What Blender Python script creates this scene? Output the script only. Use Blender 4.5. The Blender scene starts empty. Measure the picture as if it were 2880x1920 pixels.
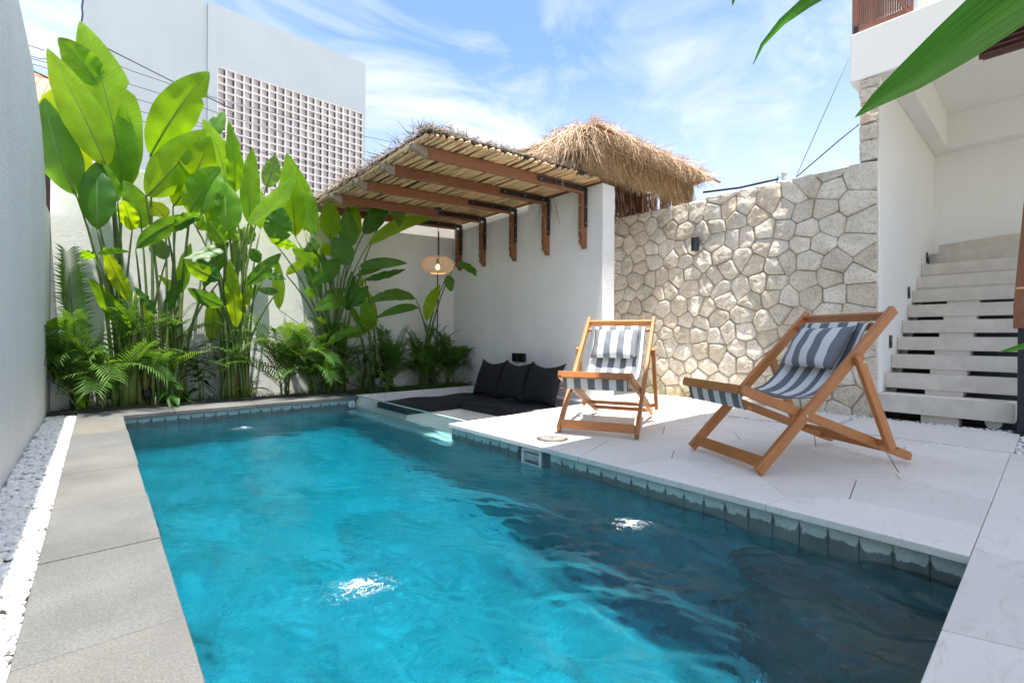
import bpy, bmesh, math, random
import numpy as np
from mathutils import Vector, Matrix
from mathutils.noise import noise as mnoise
R = math.radians
C = bpy.context.scene.collection
S = bpy.context.scene

# ------------------------------------------------------------------ camera, sky, sun, exposure
cam = bpy.data.cameras.new('camera'); camo = bpy.data.objects.new('camera', cam); C.objects.link(camo)
rr = Vector((0.75386, -0.65701, 0.00439)); uu = Vector((-0.00223, 0.00412, 0.99999)); ff = Vector((0.65703, 0.75387, -0.00164))
m = Matrix((rr, uu, -ff)).transposed().to_4x4(); m.translation = (0, 0, 0.85)
camo.matrix_world = m
cam.sensor_width = 36; cam.lens = 16.70; cam.shift_y = -0.00425; cam.clip_start = 0.05; cam.clip_end = 3000
S.camera = camo
SUN = Vector((-0.055, -0.165, 0.98)).normalized()
EL = math.asin(SUN.z); AZ = math.atan2(SUN.x, SUN.y)
w = bpy.data.worlds.new('World'); S.world = w; w.use_nodes = True
n, l = w.node_tree.nodes, w.node_tree.links; n.clear()
out = n.new('ShaderNodeOutputWorld'); bg = n.new('ShaderNodeBackground'); sky = n.new('ShaderNodeTexSky')
sky.sky_type = 'NISHITA'; sky.sun_disc = False; sky.sun_elevation = EL; sky.sun_rotation = AZ
sky.air_density = 1.0; sky.dust_density = 0.6; sky.ozone_density = 4.5
bg.inputs['Strength'].default_value = 0.084
tc = n.new('ShaderNodeTexCoord'); mp = n.new('ShaderNodeMapping'); mp.inputs['Scale'].default_value = (1.3, 3.2, 5.0); mp.inputs['Rotation'].default_value = (0.2, 0.1, 0.7)
no = n.new('ShaderNodeTexNoise'); no.inputs['Scale'].default_value = 1.5; no.inputs['Detail'].default_value = 9; no.inputs['Roughness'].default_value = 0.58; no.inputs['Distortion'].default_value = 0.7
no2 = n.new('ShaderNodeTexNoise'); no2.inputs['Scale'].default_value = 1.2; no2.inputs['Detail'].default_value = 2
cr = n.new('ShaderNodeValToRGB'); cr.color_ramp.elements[0].position = 0.36; cr.color_ramp.elements[1].position = 0.70
cr2 = n.new('ShaderNodeValToRGB'); cr2.color_ramp.elements[0].position = 0.30; cr2.color_ramp.elements[1].position = 0.58
mu = n.new('ShaderNodeMath'); mu.operation = 'MULTIPLY'
mx = n.new('ShaderNodeMix'); mx.data_type = 'RGBA'; mx.inputs[7].default_value = (4.1, 4.15, 4.25, 1)
l.new(tc.outputs['Generated'], mp.inputs['Vector']); l.new(mp.outputs[0], no.inputs['Vector']); l.new(tc.outputs['Generated'], no2.inputs['Vector'])
l.new(no.outputs['Fac'], cr.inputs[0]); l.new(no2.outputs['Fac'], cr2.inputs[0])
l.new(cr.outputs[0], mu.inputs[0]); l.new(cr2.outputs[0], mu.inputs[1])
# thin bright haze towards the horizon, the same all round
sx = n.new('ShaderNodeSeparateXYZ'); l.new(tc.outputs['Generated'], sx.inputs[0])
hz = n.new('ShaderNodeMapRange'); hz.inputs['From Min'].default_value = 0.50; hz.inputs['From Max'].default_value = 0.05; hz.inputs['To Min'].default_value = 0.0; hz.inputs['To Max'].default_value = 0.85; l.new(sx.outputs['Z'], hz.inputs['Value'])
ma = n.new('ShaderNodeMath'); ma.operation = 'MAXIMUM'; l.new(mu.outputs[0], ma.inputs[0]); l.new(hz.outputs[0], ma.inputs[1]); l.new(ma.outputs[0], mx.inputs[0])
l.new(sky.outputs[0], mx.inputs[6]); l.new(mx.outputs[2], bg.inputs['Color']); l.new(bg.outputs[0], out.inputs[0])
sd = bpy.data.lights.new('sun', 'SUN'); sd.energy = 2.9; sd.angle = R(0.55); sd.color = (1.0, 0.955, 0.88)
so = bpy.data.objects.new('sun', sd); C.objects.link(so); so.rotation_euler = SUN.to_track_quat('Z', 'Y').to_euler(); so.location = (0, -3, 12)
vs = S.view_settings; vs.view_transform = 'Standard'; vs.look = 'None'; vs.gamma = 1; vs.use_curve_mapping = False; vs.exposure = 1.95
S.cycles.use_denoising = True
S.cycles.max_bounces = 10; S.cycles.diffuse_bounces = 8; S.cycles.transmission_bounces = 8; S.cycles.transparent_max_bounces = 12
S.cycles.caustics_refractive = True; S.cycles.caustics_reflective = False; S.cycles.sample_clamp_indirect = 0

# ------------------------------------------------------------------ helpers: materials
def newmat(name):
    mt = bpy.data.materials.new(name); mt.use_nodes = True
    nt = mt.node_tree; b = nt.nodes['Principled BSDF']
    return mt, nt, b
def N(nt, typ, **kw):
    x = nt.nodes.new(typ)
    for k, v in kw.items():
        if k in ('operation', 'data_type', 'blend_type', 'wave_type', 'bands_direction', 'feature', 'distance', 'noise_dimensions', 'interpolation_type', 'rings_direction', 'musgrave_type'): setattr(x, k, v)
        else: x.inputs[k].default_value = v
    return x
def coords(nt, scale=(1, 1, 1), kind='Object'):
    t = nt.nodes.new('ShaderNodeTexCoord'); mpn = nt.nodes.new('ShaderNodeMapping'); mpn.inputs['Scale'].default_value = scale
    nt.links.new(t.outputs[kind], mpn.inputs['Vector']); return mpn.outputs[0]
def ramp(nt, src, stops):
    x = nt.nodes.new('ShaderNodeValToRGB'); e = x.color_ramp.elements
    while len(e) < len(stops): e.new(0.5)
    for el, (p, c) in zip(e, stops):
        el.position = p; el.color = (c, c, c, 1) if isinstance(c, (int, float)) else (*c, 1)
    nt.links.new(src, x.inputs[0]); return x.outputs[0]
def mixc(nt, fac, a, b, blend='MIX'):
    x = nt.nodes.new('ShaderNodeMix'); x.data_type = 'RGBA'; x.blend_type = blend
    for i, v in ((0, fac), (6, a), (7, b)):
        if hasattr(v, 'links'): nt.links.new(v, x.inputs[i])
        elif isinstance(v, (int, float)): x.inputs[i].default_value = v
        else: x.inputs[i].default_value = (*v, 1)
    return x.outputs[2]
def noise(nt, vec, scale, detail=4, rough=0.55, dist=0.0):
    x = N(nt, 'ShaderNodeTexNoise', Scale=scale, Detail=detail, Roughness=rough, Distortion=dist)
    nt.links.new(vec, x.inputs['Vector']); return x.outputs['Fac']
def bump(nt, b, h, strength, dist=0.01, prev=None):
    x = N(nt, 'ShaderNodeBump', Strength=strength, Distance=dist); nt.links.new(h, x.inputs['Height'])
    if prev is not None: nt.links.new(prev, x.inputs['Normal'])
    nt.links.new(x.outputs[0], b.inputs['Normal']); return x.outputs[0]
def objrand(nt):
    return nt.nodes.new('ShaderNodeObjectInfo').outputs['Random']
def simple(name, col, rough=0.6, var=0.12, nscale=8, bscale=None, bstr=0.2, bdist=0.004, rand=0.0, scale=(1, 1, 1), metal=0.0, spec=None):
    mt, nt, b = newmat(name); v = coords(nt, scale)
    f = noise(nt, v, nscale, 5)
    lo = tuple(c * (1 - var) for c in col); hi = tuple(min(1, c * (1 + var)) for c in col)
    c = mixc(nt, ramp(nt, f, [(0.3, 0.0), (0.7, 1.0)]), lo, hi)
    if rand:
        r = ramp(nt, objrand(nt), [(0, 1 - rand), (1, 1 + rand)])
        c = mixc(nt, 1.0, c, r, 'MULTIPLY')
    nt.links.new(c, b.inputs['Base Color']); b.inputs['Roughness'].default_value = rough; b.inputs['Metallic'].default_value = metal
    if spec is not None: b.inputs['Specular IOR Level'].default_value = spec
    if bscale: bump(nt, b, noise(nt, v, bscale, 4), bstr, bdist)
    return mt
M = {}
def stucco(name, col, fine, strength, dist, dirt=0.11):
    mt, nt, b = newmat(name); v = coords(nt)
    big = noise(nt, v, 0.9, 4); vst = coords(nt, (3, 3, 0.25)); streak = noise(nt, vst, 2.5, 4)
    c = mixc(nt, ramp(nt, big, [(0.35, 0.0), (0.75, 1.0)]), tuple(x * (1 - dirt) for x in col), col)
    c = mixc(nt, ramp(nt, streak, [(0.52, 0.0), (0.75, dirt * 2.0)]), c, tuple(x * 0.72 for x in col))
    nt.links.new(c, b.inputs['Base Color']); b.inputs['Roughness'].default_value = 0.75
    h1 = noise(nt, v, fine, 3, 0.6); h2 = noise(nt, v, fine * 0.25, 2)
    p = bump(nt, b, h2, strength * 0.5, dist * 2); bump(nt, b, h1, strength, dist, p)
    return mt
M['stucco'] = stucco('white_stucco', (0.87, 0.865, 0.83), 70, 0.5, 0.006)
M['rough_stucco'] = stucco('rough_grey_stucco', (0.84, 0.845, 0.83), 55, 0.9, 0.012)
M['smooth_plaster'] = stucco('smooth_plaster', (0.86, 0.865, 0.84), 120, 0.12, 0.002, 0.05)
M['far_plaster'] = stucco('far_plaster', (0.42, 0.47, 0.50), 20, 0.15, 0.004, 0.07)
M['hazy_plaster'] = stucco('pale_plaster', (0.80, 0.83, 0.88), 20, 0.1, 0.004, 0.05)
def m_andesite():
    mt, nt, b = newmat('grey_andesite'); v = coords(nt); vs_ = coords(nt, (1, 6, 1))
    big = noise(nt, v, 2.2, 5); sp = noise(nt, v, 160, 2, 0.7); pits = noise(nt, vs_, 26, 4, 0.6)
    c = mixc(nt, ramp(nt, big, [(0.3, 0.0), (0.7, 1.0)]), (0.102, 0.103, 0.102), (0.155, 0.156, 0.154))
    c = mixc(nt, ramp(nt, sp, [(0.35, 0.0), (0.65, 1.0)]), mixc(nt, 1.0, c, (0.74, 0.74, 0.74), 'MULTIPLY'), mixc(nt, 1.0, c, (1.22, 1.22, 1.22), 'MULTIPLY'))
    c = mixc(nt, ramp(nt, pits, [(0.70, 0.0), (0.76, 1.0)]), c, (0.12, 0.115, 0.11))
    tint = ramp(nt, objrand(nt), [(0.0, (0.88, 0.88, 0.90)), (0.6, (1.0, 1.0, 1.0)), (0.8, (1.05, 1.03, 0.98)), (1.0, (1.12, 1.06, 0.93))])
    c = mixc(nt, 1.0, c, tint, 'MULTIPLY'); nt.links.new(c, b.inputs['Base Color']); b.inputs['Roughness'].default_value = 0.78
    bump(nt, b, sp, 0.35, 0.002); return mt
M['andesite'] = m_andesite()
def m_limestone():
    mt, nt, b = newmat('cream_limestone'); v = coords(nt); vv = coords(nt, (1, 3, 1))
    big = noise(nt, v, 1.4, 5, 0.6); vein = noise(nt, vv, 5, 6, 0.65, 1.5); sp = noise(nt, v, 90, 2)
    c = mixc(nt, ramp(nt, big, [(0.3, 0.0), (0.7, 1.0)]), (0.73, 0.70, 0.65), (0.81, 0.785, 0.74))
    c = mixc(nt, ramp(nt, vein, [(0.56, 0.0), (0.72, 0.5)]), c, (0.52, 0.48, 0.42))
    st_ = noise(nt, v, 2.6, 6, .7); c = mixc(nt, ramp(nt, st_, [(0.60, 0.0), (0.74, 0.4)]), c, (0.50, 0.47, 0.42)); spot = noise(nt, v, 17, 2); c = mixc(nt, ramp(nt, spot, [(0.765, 0.0), (0.79, 1.0)]), c, (0.22, 0.20, 0.18))
    c = mixc(nt, 1.0, c, ramp(nt, objrand(nt), [(0, 0.93), (1, 1.05)]), 'MULTIPLY')
    nt.links.new(c, b.inputs['Base Color']); b.inputs['Roughness'].default_value = 0.55
    bump(nt, b, sp, 0.15, 0.001); return mt
M['limestone'] = m_limestone()
def m_wallstone():
    mt, nt, b = newmat('rubble_limestone'); v = coords(nt)
    big = noise(nt, v, 5, 5, 0.65); sp = noise(nt, v, 42, 6, 0.7); mos = noise(nt, v, 1.6, 4, 0.6); drk = noise(nt, v, 3.2, 5, 0.7)
    c = mixc(nt, ramp(nt, big, [(0.3, 0.0), (0.7, 1.0)]), (0.63, 0.555, 0.445), (0.83, 0.775, 0.675))
    c = mixc(nt, ramp(nt, sp, [(0.34, 0.62), (0.5, 0.0)]), c, (0.26, 0.22, 0.165))
    c = mixc(nt, ramp(nt, drk, [(0.56, 0.0), (0.72, 0.5)]), c, (0.25, 0.225, 0.18))
    z = nt.nodes.new('ShaderNodeSeparateXYZ'); tcx = nt.nodes.new('ShaderNodeTexCoord'); nt.links.new(tcx.outputs['Object'], z.inputs[0])
    low = ramp(nt, z.outputs['Z'], [(0.0, 0.8), (0.55, 0.12), (1.0, 0.12)])
    mm = N(nt, 'ShaderNodeMath', operation='MULTIPLY'); nt.links.new(low, mm.inputs[0]); nt.links.new(ramp(nt, mos, [(0.47, 0.0), (0.62, 1.0)]), mm.inputs[1])
    c = mixc(nt, mm.outputs[0], c, (0.30, 0.30, 0.13))
    tint = ramp(nt, objrand(nt), [(0.0, (0.86, 0.83, 0.78)), (0.5, (1.0, 1.0, 1.0)), (0.85, (1.1, 1.1, 1.1)), (1.0, (1.04, 0.93, 0.84))])
    c = mixc(nt, 1.0, c, tint, 'MULTIPLY'); nt.links.new(c, b.inputs['Base Color']); b.inputs['Roughness'].default_value = 0.95; b.inputs['Specular IOR Level'].default_value = 0.12
    p = bump(nt, b, big, 0.25, 0.012); q_ = bump(nt, b, sp, 0.8, 0.010, p); bump(nt, b, noise(nt, v, 130, 3, .7), 0.6, 0.004, q_); return mt
M['wallstone'] = m_wallstone()
M['mortar'] = simple('brown_mortar', (0.36, 0.31, 0.24), 0.9)
M['pebble'] = simple('white_pebble', (0.88, 0.865, 0.84), 0.45, 0.10, 24)
M['gravel_bed'] = simple('pebble_bed', (0.56, 0.54, 0.50), 0.9, 0.2, 40, 60, 0.6, 0.01)
M['soil'] = simple('dark_soil', (0.035, 0.026, 0.018), 0.95, 0.4, 30, 60, 0.8, 0.02)
M['ground'] = simple('dry_ground', (0.22, 0.19, 0.14), 0.95, 0.25, 2, 20, 0.4, 0.02)
def m_poolstone(name, wet):
    mt, nt, b = newmat(name); v = coords(nt)
    big = noise(nt, v, 6, 4); sp = noise(nt, v, 70, 3, 0.7); blot = noise(nt, v, 130, 2)
    dry = mixc(nt, ramp(nt, big, [(0.3, 0.0), (0.7, 1.0)]), (0.42, 0.51, 0.49), (0.60, 0.68, 0.65))
    dry = mixc(nt, ramp(nt, sp, [(0.3, 0.5), (0.5, 0.0)]), dry, (0.22, 0.27, 0.25))
    wetc = mixc(nt, ramp(nt, big, [(0.3, 0.0), (0.7, 1.0)]), (0.11, 0.145, 0.135), (0.19, 0.235, 0.22))
    wetc = mixc(nt, ramp(nt, blot, [(0.66, 0.0), (0.72, 1.0)]), wetc, (0.03, 0.035, 0.03))
    if wet:
        g = nt.nodes.new('ShaderNodeTexCoord'); s = nt.nodes.new('ShaderNodeSeparateXYZ'); nt.links.new(g.outputs['Object'], s.inputs[0])
        a = nt.nodes.new('ShaderNodeAttribute'); a.attribute_name = 'edge'   # soaked joints: damp climbs higher near each tile's edge
        ad = N(nt, 'ShaderNodeMath', operation='MULTIPLY_ADD'); nt.links.new(noise(nt, v, 26, 4), ad.inputs[0]); ad.inputs[1].default_value = -0.06; nt.links.new(s.outputs['Z'], ad.inputs[2])
        ad2 = N(nt, 'ShaderNodeMath', operation='MULTIPLY_ADD'); nt.links.new(a.outputs['Fac'], ad2.inputs[0]); ad2.inputs[1].default_value = -0.032; nt.links.new(ad.outputs[0], ad2.inputs[2])
        mr = N(nt, 'ShaderNodeMapRange'); mr.inputs['From Min'].default_value = -0.137; mr.inputs['From Max'].default_value = -0.130; nt.links.new(ad2.outputs[0], mr.inputs['Value'])
        c = mixc(nt, mr.outputs[0], wetc, dry)
    else:
        c = mixc(nt, ramp(nt, big, [(0.3, 0.0), (0.7, 1.0)]), (0.17, 0.25, 0.28), (0.31, 0.42, 0.47))
        a = nt.nodes.new('ShaderNodeAttribute'); a.attribute_name = 'tone'
        c = mixc(nt, 1.0, c, ramp(nt, a.outputs['Fac'], [(0.0, 0.42), (0.5, 1.0), (1.0, 1.4)]), 'MULTIPLY')
        c = mixc(nt, ramp(nt, noise(nt, v, 22, 5, .7), [(0.42, 0.75), (0.52, 0.0)]), c, (0.09, 0.14, 0.16))
    nt.links.new(c, b.inputs['Base Color']); b.inputs['Roughness'].default_value = 0.6
    bump(nt, b, sp, 0.4, 0.003); return mt
M['pooltile'] = m_poolstone('green_pool_stone', True)
M['poolfloor'] = m_poolstone('green_pool_floor_stone', False)
def m_wood(name, lo, hi, axis=(1, 18, 18), rough=0.42, kind='Object'):
    mt, nt, b = newmat(name); v = coords(nt, axis, kind)
    g = noise(nt, v, 5, 6, 0.62, 1.2); g2 = noise(nt, v, 30, 3, 0.6)
    c = mixc(nt, ramp(nt, g, [(0.3, 0.0), (0.7, 1.0)]), lo, hi)
    c = mixc(nt, ramp(nt, g2, [(0.35, 0.35), (0.55, 0.0)]), c, tuple(x * 0.45 for x in lo))
    c = mixc(nt, 1.0, c, ramp(nt, objrand(nt), [(0, 0.86), (1, 1.14)]), 'MULTIPLY')
    nt.links.new(c, b.inputs['Base Color']); b.inputs['Roughness'].default_value = rough
    bump(nt, b, g2, 0.15, 0.001); return mt
M['teak'] = m_wood('varnished_teak', (0.38, 0.13, 0.034), (0.58, 0.24, 0.07), kind='UV')
M['beam'] = m_wood('red_hardwood', (0.20, 0.075, 0.032), (0.36, 0.15, 0.07), (2, 20, 20), 0.6)
M['post'] = m_wood('red_hardwood_post', (0.20, 0.075, 0.032), (0.34, 0.14, 0.065), (20, 20, 2), 0.6)
M['shutter'] = m_wood('red_shutter_wood', (0.20, 0.085, 0.055), (0.33, 0.15, 0.10), (20, 20, 2), 0.65)
M['darkslat'] = m_wood('dark_louvre_wood', (0.06, 0.025, 0.018), (0.10, 0.04, 0.03), (20, 2, 20), 0.5)
M['bamboo'] = simple('dry_bamboo', (0.68, 0.46, 0.235), 0.6, 0.18, 3, 40, 0.2, 0.002, 0.20, (6, 1.0, 6))
M['pole_weathered'] = simple('grey_weathered_log', (0.30, 0.24, 0.18), 0.8, 0.25, 8, 40, 0.4, 0.004, 0.1)
M['thatch'] = simple('grey_thatch', (0.35, 0.275, 0.20), 0.85, 0.55, 40, None)
M['straw'] = simple('golden_straw', (0.52, 0.36, 0.19), 0.75, 0.5, 30, None)
M['strawpale'] = simple('pale_straw', (0.66, 0.50, 0.34), 0.75, 0.35, 25, None)
M['reed'] = simple('brown_reed', (0.23, 0.13, 0.08), 0.85, 0.45, 60, None, scale=(1, 1, 0.1))
M['darkfelt'] = simple('black_roof_felt', (0.02, 0.019, 0.018), 0.85)
M['steel'] = simple('black_steel', (0.016, 0.014, 0.014), 0.5, 0.3, 20, 60, 0.2, 0.002)
M['blackmetal'] = simple('black_powdercoat', (0.012, 0.015, 0.02), 0.4, 0.2)
M['blackplastic'] = simple('black_plastic', (0.012, 0.012, 0.014), 0.25, 0.1)
M['whiteplastic'] = simple('white_plastic', (0.72, 0.74, 0.74), 0.35, 0.04)
M['bolt'] = simple('zinc_bolt', (0.55, 0.54, 0.50), 0.35, 0.1, metal=0.8)
def m_fabric():
    mt, nt, b = newmat('black_canvas'); v = coords(nt); f = noise(nt, v, 300, 2); g = noise(nt, v, 6, 3)
    c = mixc(nt, ramp(nt, f, [(0.3, 0.0), (0.7, 1.0)]), (0.005, 0.006, 0.008), (0.014, 0.015, 0.019))
    nt.links.new(c, b.inputs['Base Color']); b.inputs['Roughness'].default_value = 0.9
    b.inputs['Sheen Weight'].default_value = 0.02
    p = bump(nt, b, g, 0.3, 0.01); bump(nt, b, f, 0.2, 0.001, p); return mt
M['blackfabric'] = m_fabric()
def m_stripe():
    mt, nt, b = newmat('striped_canvas'); t = nt.nodes.new('ShaderNodeTexCoord'); s = nt.nodes.new('ShaderNodeSeparateXYZ'); nt.links.new(t.outputs['UV'], s.inputs[0])
    fr = N(nt, 'ShaderNodeMath', operation='FRACT'); nt.links.new(s.outputs['X'], fr.inputs[0])
    gt = N(nt, 'ShaderNodeMath', operation='GREATER_THAN'); nt.links.new(fr.outputs[0], gt.inputs[0]); gt.inputs[1].default_value = 0.5
    f = noise(nt, coords(nt), 400, 2)
    c = mixc(nt, gt.outputs[0], (0.86, 0.86, 0.85), (0.21, 0.23, 0.255))
    c = mixc(nt, ramp(nt, f, [(0.3, 0.0), (0.7, 0.12)]), c, (0.2, 0.2, 0.21))
    nt.links.new(c, b.inputs['Base Color']); b.inputs['Roughness'].default_value = 0.85
    tr = N(nt, 'ShaderNodeBsdfTranslucent'); nt.links.new(c, tr.inputs['Color']); ms = nt.nodes.new('ShaderNodeMixShader'); ms.inputs[0].default_value = 0.22
    o = nt.nodes['Material Output']; nt.links.new(b.outputs[0], ms.inputs[1]); nt.links.new(tr.outputs[0], ms.inputs[2]); nt.links.new(ms.outputs[0], o.inputs[0])
    bump(nt, b, noise(nt, coords(nt), 9, 3), 0.25, 0.008); return mt
M['stripe'] = m_stripe()
M['greycanvas'] = simple('grey_canvas', (0.14, 0.155, 0.175), 0.85, 0.1, 60)
def m_leaf(name, base, trans, dark, fac=0.42, veins=True, rough=0.40):
    mt, nt, b = newmat(name); t = nt.nodes.new('ShaderNodeTexCoord'); s = nt.nodes.new('ShaderNodeSeparateXYZ'); nt.links.new(t.outputs['UV'], s.inputs[0])
    big = noise(nt, coords(nt), 5, 4)
    c = mixc(nt, ramp(nt, big, [(0.3, 0.0), (0.7, 1.0)]), dark, base); tcx = mixc(nt, ramp(nt, big, [(0.3, 0.0), (0.7, 1.0)]), tuple(x * 0.7 for x in trans), trans)
    r = ramp(nt, objrand(nt), [(0, (0.78, 0.86, 0.8)), (0.5, (1, 1, 1)), (1, (1.35, 1.12, 0.9))])
    c = mixc(nt, 1.0, c, r, 'MULTIPLY'); tcx = mixc(nt, 1.0, tcx, r, 'MULTIPLY')
    if veins:
        ab = N(nt, 'ShaderNodeMath', operation='ABSOLUTE'); sb = N(nt, 'ShaderNodeMath', operation='SUBTRACT'); nt.links.new(s.outputs['X'], sb.inputs[0]); sb.inputs[1].default_value = 0.5; nt.links.new(sb.outputs[0], ab.inputs[0])
        # side veins leave the midrib at a slant
        md = N(nt, 'ShaderNodeMath', operation='MULTIPLY_ADD'); nt.links.new(ab.outputs[0], md.inputs[0]); md.inputs[1].default_value = -0.12; nt.links.new(s.outputs['Y'], md.inputs[2])
        cb = nt.nodes.new('ShaderNodeCombineXYZ'); nt.links.new(md.outputs[0], cb.inputs['Y'])
        ns = N(nt, 'ShaderNodeTexNoise', Scale=95, Detail=3, Roughness=0.7); nt.links.new(cb.outputs[0], ns.inputs['Vector'])
        vf = ramp(nt, ns.outputs['Fac'], [(0.34, 0.80), (0.62, 1.10)])
        c = mixc(nt, 1.0, c, vf, 'MULTIPLY'); tcx = mixc(nt, 1.0, tcx, vf, 'MULTIPLY')
        tipf = N(nt, 'ShaderNodeMath', operation='MULTIPLY_ADD'); nt.links.new(noise(nt, coords(nt), 14, 3), tipf.inputs[0]); tipf.inputs[1].default_value = .10; nt.links.new(s.outputs['Y'], tipf.inputs[2])
        tf = ramp(nt, tipf.outputs[0], [(1.0, 0.0), (1.03, 0.85)]); c = mixc(nt, tf, c, (.16, .075, .03)); tcx = mixc(nt, tf, tcx, (.12, .05, .02))
        mid = ramp(nt, ab.outputs[0], [(0.012, 1.0), (0.028, 0.0)])
        c = mixc(nt, mid, c, tuple(min(1, x * 1.9 + 0.03) for x in base)); tcx = mixc(nt, mid, tcx, tuple(x * 0.35 for x in trans))
        bump(nt, b, ns.outputs['Fac'], 0.22, 0.004)
    nt.links.new(c, b.inputs['Base Color']); b.inputs['Roughness'].default_value = rough; b.inputs['Specular IOR Level'].default_value = 0.32
    tr = N(nt, 'ShaderNodeBsdfTranslucent'); nt.links.new(tcx, tr.inputs['Color']); ms = nt.nodes.new('ShaderNodeMixShader'); ms.inputs[0].default_value = fac
    o = nt.nodes['Material Output']; nt.links.new(b.outputs[0], ms.inputs[1]); nt.links.new(tr.outputs[0], ms.inputs[2]); nt.links.new(ms.outputs[0], o.inputs[0])
    return mt
LEAFM = [m_leaf('fresh_leaf', (0.115, 0.29, 0.012), (0.52, 0.84, 0.010), (0.075, 0.20, 0.010), 0.5),
         m_leaf('deep_leaf', (0.05, 0.165, 0.022), (0.20, 0.46, 0.015), (0.032, 0.11, 0.016), 0.42),
         m_leaf('young_leaf', (0.19, 0.37, 0.010), (0.72, 0.93, 0.008), (0.14, 0.29, 0.010), 0.56),
         m_leaf('pale_leaf', (0.10, 0.21, 0.05), (0.20, 0.40, 0.06), (0.075, 0.17, 0.035), 0.35)]
M['stalk'] = simple('green_stalk', (0.10, 0.16, 0.035), 0.45, 0.35, 14, None, rand=0.2)
M['trunkstalk'] = simple('sheathed_stalk', (0.11, 0.15, 0.03), 0.5, 0.5, 7, 30, 0.3, 0.004, 0.2, (1, 1, 0.25))
M['palmleaf'] = m_leaf('palm_leaflet', (0.08, 0.195, 0.03), (0.22, 0.45, 0.03), (0.05, 0.125, 0.02), 0.3, False, 0.6)
M['palmlight'] = m_leaf('light_palm_leaflet', (0.11, 0.22, 0.03), (0.25, 0.47, 0.04), (0.065, 0.15, 0.02), 0.35, False, 0.6)
M['shrubleaf'] = m_leaf('dark_shrub_leaf', (0.035, 0.10, 0.028), (0.07, 0.2, 0.03), (0.02, 0.065, 0.02), 0.22, False, 0.45)
M['grass'] = m_leaf('grass_blade', (0.075, 0.14, 0.04), (0.12, 0.24, 0.04), (0.045, 0.10, 0.03), 0.25, False, 0.45)
M['dryleaf'] = simple('dry_brown_leaf', (0.20, 0.09, 0.04), 0.8, 0.3, 20)
M['brick_tile'] = simple('terracotta_tile', (0.56, 0.26, 0.15), 0.8, 0.2, 6, None, rand=0.15)
M['breeze'] = simple('weathered_breeze_block', (0.66, 0.62, 0.60), 0.85, 0.12, 2.5, 40, 0.2, 0.003, 0.08)
M['shade_dark'] = simple('painted_dark_interior', (0.03, 0.03, 0.035), 0.9)  # near-black colour that paints the shade of unlit spaces
M['wire'] = simple('black_cable', (0.015, 0.014, 0.016), 0.5)
M['treadstone'] = simple('stair_stone', (0.66, 0.61, 0.53), 0.7, 0.10, 7, 90, 0.25, 0.002, 0.05)
def m_glass():
    mt, nt, b = newmat('pool_glass'); b.inputs['Base Color'].default_value = (0.74, 0.93, 0.90, 1); b.inputs['Roughness'].default_value = 0.0
    b.inputs['Transmission Weight'].default_value = 1.0; b.inputs['IOR'].default_value = 1.5; return mt
M['glass'] = m_glass()
def m_water():
    mt, nt, b = newmat('pool_water'); o = nt.nodes['Material Output']; nt.nodes.remove(b)
    g = nt.nodes.new('ShaderNodeBsdfGlass'); g.inputs['IOR'].default_value = 1.333; g.inputs['Roughness'].default_value = 0.0; g.inputs['Color'].default_value = (1, 1, 1, 1)
    va = nt.nodes.new('ShaderNodeVolumeAbsorption'); va.inputs['Color'].default_value = (0.0, 0.905, 0.972, 1); va.inputs['Density'].default_value = 1.5
    v = coords(nt, (20, 34, 1)); nn = noise(nt, v, 1.0, 4, .55, .8); bp_ = N(nt, 'ShaderNodeBump', Strength=0.55, Distance=0.007); nt.links.new(nn, bp_.inputs['Height']); nt.links.new(bp_.outputs[0], g.inputs['Normal'])
    nt.links.new(g.outputs[0], o.inputs['Surface']); nt.links.new(va.outputs[0], o.inputs['Volume']); return mt
M['water'] = m_water()
def m_emit(name, col, st):
    mt, nt, b = newmat(name); b.inputs['Emission Color'].default_value = (*col, 1); b.inputs['Emission Strength'].default_value = st; b.inputs['Base Color'].default_value = (*col, 1); return mt
M['bulb'] = m_emit('warm_bulb', (1.0, 0.45, 0.10), 5)
M['rattan'] = simple('woven_rattan', (0.70, 0.52, 0.32), 0.6, 0.25, 30)

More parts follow.
